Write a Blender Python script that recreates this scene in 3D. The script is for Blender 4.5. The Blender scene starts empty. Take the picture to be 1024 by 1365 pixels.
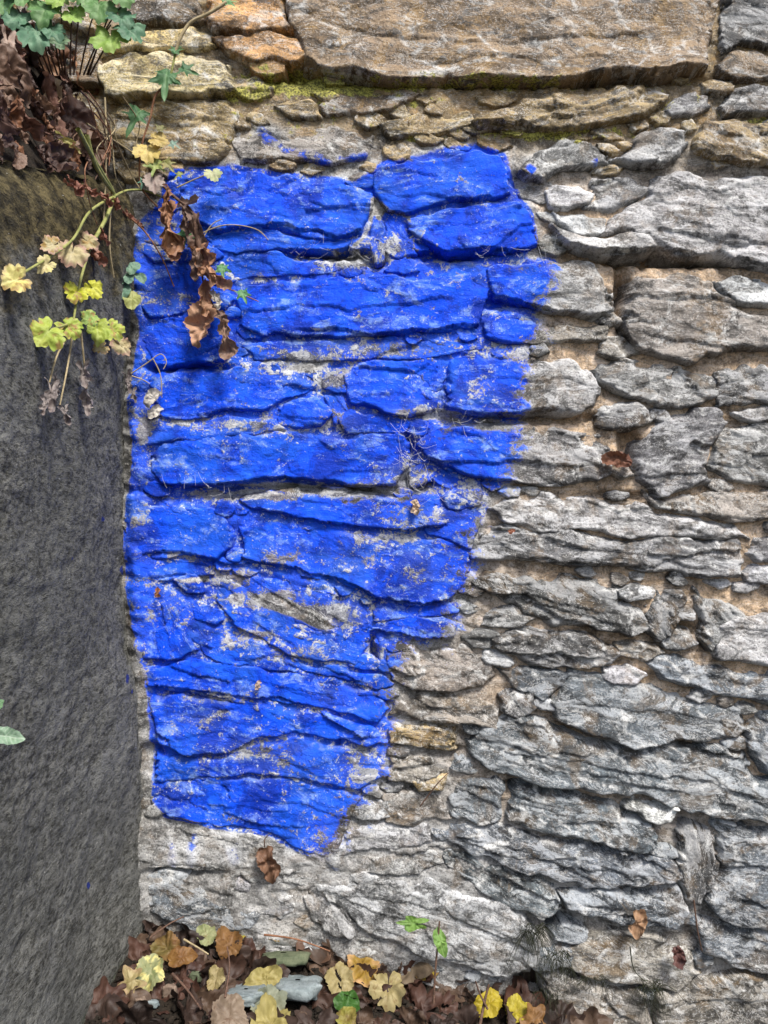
import bpy, math, random
import numpy as np
from mathutils import Vector, Matrix

# ------------------------------------------------------------------ units
# Everything on the wall is measured in "u": 1 u = 1.25 mm. The wall plane is y = 0,
# X runs right, Z up; the camera stands D units in front of the wall.
S = 0.00125
D = 1030.0
CX, CY = 512.0, 682.5
ZC = 0.70                                    # height of the lens above the soil at the corner
R = math.radians
random.seed(7)

# ------------------------------------------------------------------ camera, sky, sun, exposure
sc = bpy.context.scene
col = sc.collection
cam_d = bpy.data.cameras.new('camera')
cam = bpy.data.objects.new('camera', cam_d); col.objects.link(cam)
cam.location = (0, -D * S, ZC)
cam.rotation_euler = (R(90), 0, 0)
cam_d.sensor_fit = 'VERTICAL'; cam_d.sensor_height = 36.0
cam_d.lens = 36.0 * D / 1365.0
cam_d.clip_start = 0.02; cam_d.clip_end = 500
sc.camera = cam

SUN_EL, SUN_AZ = R(54), R(30)                # sun in front of the wall, to the right, high
world = bpy.data.worlds.new('World'); sc.world = world; world.use_nodes = True
wn = world.node_tree.nodes; wl = world.node_tree.links
sky = wn.new('ShaderNodeTexSky'); sky.sky_type = 'NISHITA'; sky.sun_disc = False
sky.sun_elevation = SUN_EL; sky.sun_rotation = math.pi - SUN_AZ
sky.air_density = 1.0; sky.dust_density = 3.0; sky.ozone_density = 1.0
wl.new(sky.outputs[0], wn['Background'].inputs[0])
wn['Background'].inputs[1].default_value = 0.09
sun_d = bpy.data.lights.new('sun', 'SUN'); sun_d.energy = 2.5; sun_d.angle = R(16); sun_d.color = (1, .96, .90)
sun = bpy.data.objects.new('sun', sun_d); col.objects.link(sun)
sd_ = Vector((math.sin(SUN_AZ) * math.cos(SUN_EL), -math.cos(SUN_AZ) * math.cos(SUN_EL), math.sin(SUN_EL)))
sun.rotation_euler = sd_.to_track_quat('Z', 'Y').to_euler()
sun.location = (1, -2, 4)
sc.view_settings.view_transform = 'Standard'; sc.view_settings.look = 'None'
sc.view_settings.exposure = 1.08; sc.view_settings.gamma = 1.0
sc.view_settings.use_curve_mapping = False
sc.cycles.max_bounces = 6

# ------------------------------------------------------------------ numpy noise
def _hash(ix, iy, seed):
    h = (ix.astype(np.int64) * 374761393 + iy.astype(np.int64) * 668265263 + int(seed) * 1442695041) & 0xFFFFFFFF
    h = ((h ^ (h >> 13)) * 1274126177) & 0xFFFFFFFF
    h = ((h ^ (h >> 16)) * 2246822519) & 0xFFFFFFFF
    return ((h ^ (h >> 15)) & 0xFFFFFF) / float(0xFFFFFF)
def vn(x, y, seed=0):
    x = np.asarray(x, float); y = np.asarray(y, float)
    x0 = np.floor(x); y0 = np.floor(y); fx = x - x0; fy = y - y0
    ix = x0.astype(np.int64); iy = y0.astype(np.int64)
    sx = fx * fx * fx * (fx * (fx * 6 - 15) + 10); sy = fy * fy * fy * (fy * (fy * 6 - 15) + 10)
    a = _hash(ix, iy, seed); b = _hash(ix + 1, iy, seed); c = _hash(ix, iy + 1, seed); d = _hash(ix + 1, iy + 1, seed)
    return ((a + (b - a) * sx) * (1 - sy) + (c + (d - c) * sx) * sy) * 2 - 1
def fbm(x, y, seed=0, octv=4, gain=.5):
    s = 0; a = 1; t = 0; f = 1
    for i in range(octv):
        s = s + a * vn(x * f + 17.3 * i, y * f - 9.1 * i, seed + i * 31); t += a; a *= gain; f *= 2.03
    return s / t
def sstep(a, b, x):
    t = np.clip((x - a) / (b - a), 0, 1); return t * t * (3 - 2 * t)
def voro(x, y, seed):
    """nearest-cell id (two random numbers), offset to the cell's centre and gap to the next cell"""
    ix = np.floor(x).astype(np.int64); iy = np.floor(y).astype(np.int64)
    f1 = np.full(x.shape, 9.0); f2 = np.full(x.shape, 9.0); a = np.zeros_like(x); b = np.zeros_like(x); ox = np.zeros_like(x); oy = np.zeros_like(x)
    for dx in (-1, 0, 1):
        for dy in (-1, 0, 1):
            jx = ix + dx; jy = iy + dy
            r1 = _hash(jx, jy, seed); r2 = _hash(jx, jy, seed + 1)
            qx = x - (jx + r1); qy = y - (jy + r2); d = np.sqrt(qx * qx + qy * qy)
            n = d < f1
            f2 = np.where(n, f1, np.minimum(f2, d)); f1 = np.where(n, d, f1)
            a = np.where(n, _hash(jx, jy, seed + 2), a); b = np.where(n, _hash(jx, jy, seed + 3), b)
            ox = np.where(n, qx, ox); oy = np.where(n, qy, oy)
    return a - .5, b - .5, ox, oy, f2 - f1
def flakes(u, v, seed):
    """chipped faces: long angular flakes with their own level and lean; also the seam lines between them"""
    wu = u + 12 * fbm(u / 44, v / 30, seed, 3); wv = v + 5 * fbm(u / 50, v / 26, seed + 4, 4, .55)
    a, b, ox, oy, e = voro(wu / 105, wv / 36, seed + 10)
    h = 5.2 * a + 9 * b * ox + 6.5 * (vn(a * 90, b * 90, seed) * .6 + .4) * oy
    seam = np.exp(-(e / .06) ** 2) * sstep(-.2, .4, vn(u / 50, v / 40, seed + 70))
    a, b, ox, oy, e = voro(wu / 46 + 5, wv / 16, seed + 20)
    h = h + 2.6 * a + 4.2 * b * ox + 3.0 * (a + .4) * oy
    seam = np.maximum(seam, .8 * np.exp(-(e / .12) ** 2) * sstep(0, .4, vn(u / 34, v / 30, seed + 71)))
    a, b, ox, oy, e = voro(wu / 17 + 9, wv / 7.5, seed + 30)
    h = h + (1.0 * a + 1.4 * b * ox + 1.0 * oy) * sstep(-.3, .3, vn(u / 60, v / 40, seed + 77))
    return h, seam
def poly_sd(X, Y, pts):
    """signed distance to a polygon, positive inside"""
    p = np.asarray(pts, float); q = np.roll(p, -1, 0)
    d = np.full(X.shape, 1e18); ins = np.zeros(X.shape, bool)
    for (x0, y0), (x1, y1) in zip(p, q):
        ex, ey = x1 - x0, y1 - y0
        t = np.clip(((X - x0) * ex + (Y - y0) * ey) / (ex * ex + ey * ey + 1e-9), 0, 1)
        d = np.minimum(d, (X - x0 - t * ex) ** 2 + (Y - y0 - t * ey) ** 2)
        c = ((y0 > Y) != (y1 > Y))
        if abs(ey) > 1e-9:
            ins ^= c & (X < x0 + (Y - y0) * ex / ey)
    d = np.sqrt(d)
    return np.where(ins, d, -d)

# ------------------------------------------------------------------ object helpers
def P(px, py, d=0.0):
    k = (D - d) / D
    return Vector(((px - CX) * k * S, -d * S, ZC + (CY - py) * k * S))
def tag(o, label=None, cat=None, group=None, kind=None):
    if label: o['label'] = label
    if cat: o['category'] = cat
    if group: o['group'] = group
    if kind: o['kind'] = kind
    return o
def empty(name, loc):
    o = bpy.data.objects.new(name, None); col.objects.link(o); o.location = loc; o.empty_display_size = .02; return o
def mesh_np(name, V, F, mat, parent=None, origin=None, attrs=None, uv=None, smooth=True):
    V = np.asarray(V, np.float32)
    if origin is None: origin = V.mean(0)
    origin = np.asarray(origin, np.float32)
    me = bpy.data.meshes.new(name)
    F = np.asarray(F, np.int32); k = F.shape[1]; nf = len(F)
    me.vertices.add(len(V)); me.vertices.foreach_set('co', (V - origin).ravel())
    me.loops.add(nf * k); me.loops.foreach_set('vertex_index', F.ravel())
    me.polygons.add(nf); me.polygons.foreach_set('loop_start', np.arange(nf, dtype=np.int32) * k)
    me.polygons.foreach_set('loop_total', np.full(nf, k, np.int32))
    me.update(calc_edges=True)
    if smooth: me.polygons.foreach_set('use_smooth', np.ones(nf, bool))
    for n, a in (attrs or {}).items():
        a = np.asarray(a, np.float32)
        if a.ndim == 1:
            at = me.attributes.new(n, 'FLOAT', 'POINT'); at.data.foreach_set('value', a)
        else:
            at = me.attributes.new(n, 'FLOAT_VECTOR', 'POINT'); at.data.foreach_set('vector', a[:, :3].ravel())
    me.materials.append(mat)
    o = bpy.data.objects.new(name, me); col.objects.link(o)
    if parent is not None:
        o.parent = parent
        o.location = Vector(origin.tolist()) - parent.matrix_basis.translation
    else:
        o.location = origin.tolist()
    return o
def grid_faces(nx, ny, mask=None):
    i = np.arange(nx * ny).reshape(ny, nx)
    a = i[:-1, :-1]; b = i[:-1, 1:]; c = i[1:, 1:]; d = i[1:, :-1]
    F = np.stack([a, d, c, b], -1)
    if mask is not None: F = F[mask]
    return F.reshape(-1, 4)
def compact(V, F, attrs):
    used = np.zeros(len(V), bool); used[F.ravel()] = True
    m = np.cumsum(used) - 1
    return V[used], m[F], {k: a[used] for k, a in attrs.items()}

# ------------------------------------------------------------------ material helpers
class NT:
    def __init__(s, name):
        s.m = bpy.data.materials.new(name); s.m.use_nodes = True
        s.n = s.m.node_tree.nodes; s.l = s.m.node_tree.links
        s.b = s.n['Principled BSDF']; s.out = s.n['Material Output']
    def put(s, sock, v):
        if hasattr(v, 'is_output') or isinstance(v, bpy.types.NodeSocket): s.l.new(v, sock)
        elif isinstance(v, tuple) and len(v) == 3 and sock.type == 'RGBA': sock.default_value = (*v, 1)
        else: sock.default_value = v
    def attr(s, n, kind='Fac'):
        a = s.n.new('ShaderNodeAttribute'); a.attribute_name = n; return a.outputs[kind]
    def math(s, op, a, b=0.0, c=0.0, clamp=False):
        m = s.n.new('ShaderNodeMath'); m.operation = op; m.use_clamp = clamp
        s.put(m.inputs[0], a); s.put(m.inputs[1], b); s.put(m.inputs[2], c); return m.outputs[0]
    def step(s, x, lo, hi, a=0.0, b=1.0):
        m = s.n.new('ShaderNodeMapRange'); m.interpolation_type = 'SMOOTHSTEP'
        for i, v in enumerate((x, lo, hi, a, b)): s.put(m.inputs[i], v)
        return m.outputs[0]
    def mix(s, f, a, b, mode='MIX'):
        m = s.n.new('ShaderNodeMix'); m.data_type = 'RGBA'; m.blend_type = mode
        s.put(m.inputs[0], f); s.put(m.inputs[6], a); s.put(m.inputs[7], b); return m.outputs[2]
    def noise(s, vec, scale, detail=4.0, rough=.55, dist=0.0):
        t = s.n.new('ShaderNodeTexNoise'); s.l.new(vec, t.inputs['Vector'])
        t.inputs['Scale'].default_value = scale; t.inputs['Detail'].default_value = detail
        t.inputs['Roughness'].default_value = rough; t.inputs['Distortion'].default_value = dist
        return t.outputs['Fac']
    def vmul(s, vec, v):
        m = s.n.new('ShaderNodeVectorMath'); m.operation = 'MULTIPLY'; s.l.new(vec, m.inputs[0]); m.inputs[1].default_value = v
        return m.outputs[0]
    def vadd(s, a, b):
        m = s.n.new('ShaderNodeVectorMath'); m.operation = 'ADD'; s.l.new(a, m.inputs[0]); s.l.new(b, m.inputs[1]); return m.outputs[0]
    def pos(s): return s.n.new('ShaderNodeNewGeometry').outputs['Position']
    def bump(s, h, strength, dist, prev=None):
        b = s.n.new('ShaderNodeBump'); b.inputs['Strength'].default_value = strength; b.inputs['Distance'].default_value = dist
        s.l.new(h, b.inputs['Height'])
        if prev is not None: s.l.new(prev, b.inputs['Normal'])
        return b.outputs[0]

def masonry_material(name, mortar=False):
    t = NT(name); p = t.pos(); uv = t.attr('strat', 'Vector')
    tint = t.attr('tint', 'Vector')
    K = .5 if mortar else 1.0
    big = t.noise(p, 13, 4, .6, .4); mid = t.noise(p, 52, 6, .68, .5); fine = t.noise(p, 300, 3, .65)
    A = t.noise(t.vmul(uv, (.016, .040, 1)), 1, 8, .72, .7); B = t.noise(t.vmul(uv, (-.028, .052, 1)), 1, 7, .74, .6)
    vary = t.noise(p, 17, 8, .70, .6)
    br = t.math('ADD', t.math('MULTIPLY', t.step(big, .42, .58), .60), t.math('MULTIPLY', t.step(mid, .40, .60), .65))
    br = t.math('ADD', br, t.math('MULTIPLY', t.step(fine, .38, .62), .30))
    br = t.math('ADD', br, .26 if mortar else .12)
    bw = t.n.new('ShaderNodeCombineXYZ')
    for i in range(3): t.l.new(br, bw.inputs[i])
    c = t.mix(1.0, tint, bw.outputs[0], 'MULTIPLY')
    # iron staining, black crust and pale lime films, each with a shape of its own
    c = t.mix(t.math('MULTIPLY', t.step(vary, .50, .60), t.attr('warm')), c, t.mix(t.attr('warm'), (.17, .115, .07), (.44, .27, .085)))
    c = t.mix(t.math('MULTIPLY', t.step(B, .53, .60), .80 * K), c, (.060, .058, .055))
    lcol = t.mix(t.step(t.attr('warm'), .34, .40, .5, .12), t.mix(1.0, tint, (2.5, 2.5, 2.5), 'MULTIPLY'), (.68, .69, .70))
    c = t.mix(t.math('MULTIPLY', t.step(A, .505, .58), .68 * K), c, lcol)
    sm = t.math('MULTIPLY', t.attr('seam'), t.step(mid, .44, .54))
    c = t.mix(t.math('MULTIPLY', sm, .85 * K), c, (.74, .74, .72))
    gate = t.step(mid, .40, .52)
    def contour(x, v, w): return t.math('MULTIPLY', t.step(t.math('ABSOLUTE', t.math('SUBTRACT', x, v)), w * .35, w, 1, 0), gate)
    c = t.mix(t.math('MULTIPLY', t.math('MAXIMUM', contour(A, .475, .008), contour(A, .54, .008)), .8 * K), c, (.74, .74, .73))   # thin mineral films along flake rims
    c = t.mix(t.math('MULTIPLY', t.math('MAXIMUM', contour(B, .46, .008), contour(A, .43, .007)), .85 * K), c, (.03, .03, .028))  # hairline cracks
    c = t.mix(t.math('MULTIPLY', t.step(fine, .36, .44, 1, 0), .55), c, (.05, .047, .043))
    c = t.mix(t.math('MULTIPLY', t.step(fine, .62, .67), .5), c, (.72, .70, .65))
    # yellow-green lichen and moss where the wall grows it
    mm = t.step(t.math('ADD', t.attr('moss'), t.math('MULTIPLY', t.math('SUBTRACT', mid, .5), 1.8)), .40, .56)
    c = t.mix(mm, c, t.mix(t.step(fine, .38, .62), (.09, .085, .015), (.52, .49, .10)))
    # blue paint: sd = distance to its border (u), soft = brushed, faded border
    sd = t.attr('paint'); soft = t.attr('soft'); wear = t.attr('wear')
    pn = t.math('ADD', t.math('SUBTRACT', big, .5), t.math('MULTIPLY', t.math('SUBTRACT', mid, .5), t.math('ADD', .8, t.math('MULTIPLY', soft, .9))))
    pn = t.math('ADD', pn, t.math('MULTIPLY', t.math('SUBTRACT', fine, .5), t.math('MULTIPLY', soft, .5)))
    pn = t.math('ADD', pn, t.math('MULTIPLY', t.math('SUBTRACT', A, .5), t.math('MULTIPLY', soft, 1.8)))
    amp = t.math('ADD', 9.0, t.math('MULTIPLY', soft, 52.0)); wid = t.math('ADD', 1.4, t.math('MULTIPLY', soft, 7.0))
    mask = t.step(t.math('DIVIDE', t.math('ADD', sd, t.math('MULTIPLY', pn, amp)), wid), -1.0, 1.0)
    chipn = t.math('ADD', t.math('MULTIPLY', mid, .45), t.math('ADD', t.math('MULTIPLY', B, .35), t.math('MULTIPLY', fine, .2)))
    thr = t.math('SUBTRACT', .58, t.math('MULTIPLY', wear, .15))
    chip = t.step(t.math('SUBTRACT', chipn, thr), -.012, .03)
    mask = t.math('MULTIPLY', mask, t.math('SUBTRACT', 1.0, t.math('MULTIPLY', chip, .92)))
    blue = t.mix(t.step(vary, .43, .57), (.0015, .034, .44), (.002, .080, .90))
    blue = t.mix(t.math('MULTIPLY', t.step(big, .48, .60), .40), blue, (.020, .16, .88))
    chalk = t.math('MULTIPLY', t.step(A, .51, .60), t.step(mid, .40, .60))
    blue = t.mix(t.math('MULTIPLY', chalk, .58), blue, (.28, .45, .84))
    nz = t.n.new('ShaderNodeSeparateXYZ'); t.l.new(t.n.new('ShaderNodeNewGeometry').outputs['Normal'], nz.inputs[0])
    dust = t.math('MULTIPLY', t.step(t.math('ADD', nz.outputs[2], t.math('MULTIPLY', wear, .5)), .30, .75), t.step(mid, .42, .60))
    blue = t.mix(t.math('MULTIPLY', dust, .34), blue, (.30, .38, .50))
    blue = t.mix(t.math('MULTIPLY', wear, .34), blue, (.13, .20, .40))
    wf = t.math('MULTIPLY', t.step(fine, .60, .66), t.step(A, .47, .55))
    blue = t.mix(t.math('MULTIPLY', wf, .4), blue, (.66, .72, .82))
    c = t.mix(mask, c, blue)
    t.put(t.b.inputs['Base Color'], c)
    t.put(t.b.inputs['Roughness'], t.step(mid, .36, .64, .40, .80))
    t.put(t.b.inputs['Specular IOR Level'], t.math('SUBTRACT', .5, t.math('MULTIPLY', mask, .3)))
    n1 = t.bump(t.math('ADD', t.math('MULTIPLY', mid, .75), t.math('MULTIPLY', t.math('ADD', t.math('SNAP', A, .034), t.math('SNAP', B, .05)), .9 * K)), .8, .0075)
    t.put(t.b.inputs['Normal'], t.bump(fine, .55, .0022, n1))
    return t.m
M_STONE = masonry_material('painted schist')
M_MORTAR = masonry_material('lime mortar', True)

def slab_material():
    t = NT('weathered concrete'); p = t.pos()
    q = t.vmul(p, (1, .42, .85)); p0 = p; p = t.vmul(p, (1, .45, .9))
    big = t.noise(p, 5, 6, .65, .5); mid = t.noise(q, 75, 7, .72, .4); fine = t.noise(q, 230, 4, .72); str_ = t.noise(t.vmul(p, (1, 1, .6)), 18, 8, .74, .6)
    c = t.mix(t.step(mid, .40, .62), (.074, .073, .063), (.19, .189, .170))
    c = t.mix(t.math('MULTIPLY', t.step(fine, .47, .58), .55), c, (.24, .24, .222))
    c = t.mix(t.math('MULTIPLY', t.step(str_, .50, .60), .4), c, (.25, .254, .242))
    c = t.mix(t.math('MULTIPLY', t.step(big, .45, .60), .4), c, (.085, .088, .084))
    mo = t.attr('moss')
    mm = t.step(t.math('ADD', mo, t.math('MULTIPLY', t.math('SUBTRACT', t.noise(p, 22, 6, .65, .5), .5), 1.2)), .35, .75)
    mc = t.mix(t.step(mid, .40, .60), (.034, .027, .010), (.16, .125, .048))
    c = t.mix(t.math('MULTIPLY', mm, .88), c, mc)
    gr = t.attr('green')
    c = t.mix(t.math('MULTIPLY', t.step(t.math('ADD', gr, t.math('MULTIPLY', t.math('SUBTRACT', mid, .5), 1.2)), .4, .7), .7), c, (.045, .065, .02))
    pit = t.step(fine, .38, .455, 1, 0)
    c = t.mix(t.math('MULTIPLY', pit, .6), c, (.016, .016, .014))
    fl = t.step(t.noise(p, 300, 2, .5), .735, .76)
    c = t.mix(t.math('MULTIPLY', fl, .7), c, (.55, .54, .5))
    sp = t.attr('paint')
    c = t.mix(t.step(t.math('ADD', sp, t.math('MULTIPLY', t.math('SUBTRACT', mid, .5), 1.4)), .5, .62), c, (.02, .035, .20))
    t.put(t.b.inputs['Base Color'], c); t.b.inputs['Roughness'].default_value = .9
    t.b.inputs['Specular IOR Level'].default_value = .2
    n1 = t.bump(t.math('ADD', mid, t.math('MULTIPLY', str_, .4)), .9, .008); n2 = t.bump(fine, 1.0, .006, n1)
    t.put(t.b.inputs['Normal'], n2)
    return t.m
M_SLAB = slab_material()

def leaf_material():
    t = NT('leaf'); p = t.pos(); a = t.attr('col', 'Vector')
    n = t.noise(p, 260, 5, .7); n2 = t.noise(p, 70, 4, .6, .4)
    f = t.math('ADD', .55, t.math('ADD', t.math('MULTIPLY', n, .5), t.math('MULTIPLY', n2, .4)))
    cc = t.n.new('ShaderNodeCombineXYZ')
    for i in range(3): t.l.new(f, cc.inputs[i])
    c = t.mix(1.0, a, cc.outputs[0], 'MULTIPLY')
    c = t.mix(t.math('MULTIPLY', t.step(n2, .60, .68), .55), c, t.mix(1.0, c, (.45, .30, .22), 'MULTIPLY'))
    c = t.mix(t.math('MULTIPLY', t.step(n, .64, .70), .5), c, (.05, .03, .015))
    t.put(t.b.inputs['Base Color'], c); t.b.inputs['Roughness'].default_value = .55
    t.b.inputs['Specular IOR Level'].default_value = .35
    t.put(t.b.inputs['Normal'], t.bump(n, .35, .0015))
    tr = t.n.new('ShaderNodeBsdfTranslucent'); t.put(tr.inputs[0], c)
    mx = t.n.new('ShaderNodeMixShader'); mx.inputs[0].default_value = .22
    t.l.new(t.b.outputs[0], mx.inputs[1]); t.l.new(tr.outputs[0], mx.inputs[2]); t.l.new(mx.outputs[0], t.out.inputs[0])
    return t.m
M_LEAF = leaf_material()

def simple_material(name, c0, c1, scale, rough=.85, bump=.6, dist=.003):
    t = NT(name); p = t.pos(); n = t.noise(p, scale, 6, .7, .4); f = t.noise(p, scale * 5, 4, .7)
    c = t.mix(t.step(n, .3, .7), c0, c1)
    c = t.mix(t.math('MULTIPLY', t.step(f, .35, .45, 1, 0), .4), c, tuple(x * .4 for x in c0))
    t.put(t.b.inputs['Base Color'], c); t.b.inputs['Roughness'].default_value = rough
    t.b.inputs['Specular IOR Level'].default_value = .25
    t.put(t.b.inputs['Normal'], t.bump(n, bump, dist, t.bump(f, bump, dist * .4)))
    return t.m
M_SOIL = simple_material('humus soil', (.010, .008, .006), (.035, .026, .018), 60, .95, 1, .006)
M_ROCK = simple_material('pale slate', (.13, .16, .165), (.27, .31, .315), 50, .7)
M_ROCKG = simple_material('green slate', (.07, .09, .05), (.16, .18, .11), 60, .8)
M_PEB = simple_material('brown pebble', (.13, .09, .065), (.28, .21, .16), 60, .7)
M_TWIG = simple_material('dry twig', (.06, .035, .025), (.17, .10, .07), 120, .8)
M_STEMG = simple_material('green stem', (.20, .22, .06), (.34, .34, .12), 90, .6)
M_STEMT = simple_material('straw stem', (.28, .22, .12), (.45, .37, .22), 90, .7)
M_STEMR = simple_material('russet stem', (.16, .07, .035), (.32, .16, .09), 90, .7)
M_DARKG = simple_material('dark wiry grass', (.012, .014, .008), (.04, .045, .02), 90, .8)
M_WEB = simple_material('cobweb thread', (.5, .5, .5), (.7, .7, .7), 60, .6, .1)

# ------------------------------------------------------------------ the traced wall
TINT = dict(b=(.140, .092, .046), o=(.36, .19, .06), y=(.52, .41, .17), t=(.235, .168, .070), g=(.16, .160, .162), l=(.34, .345, .355),
            d=(.078, .079, .081), s=(.112, .134, .155), w=(.255, .258, .258), m=(.185, .166, .142), W=(.60, .60, .59))
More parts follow.
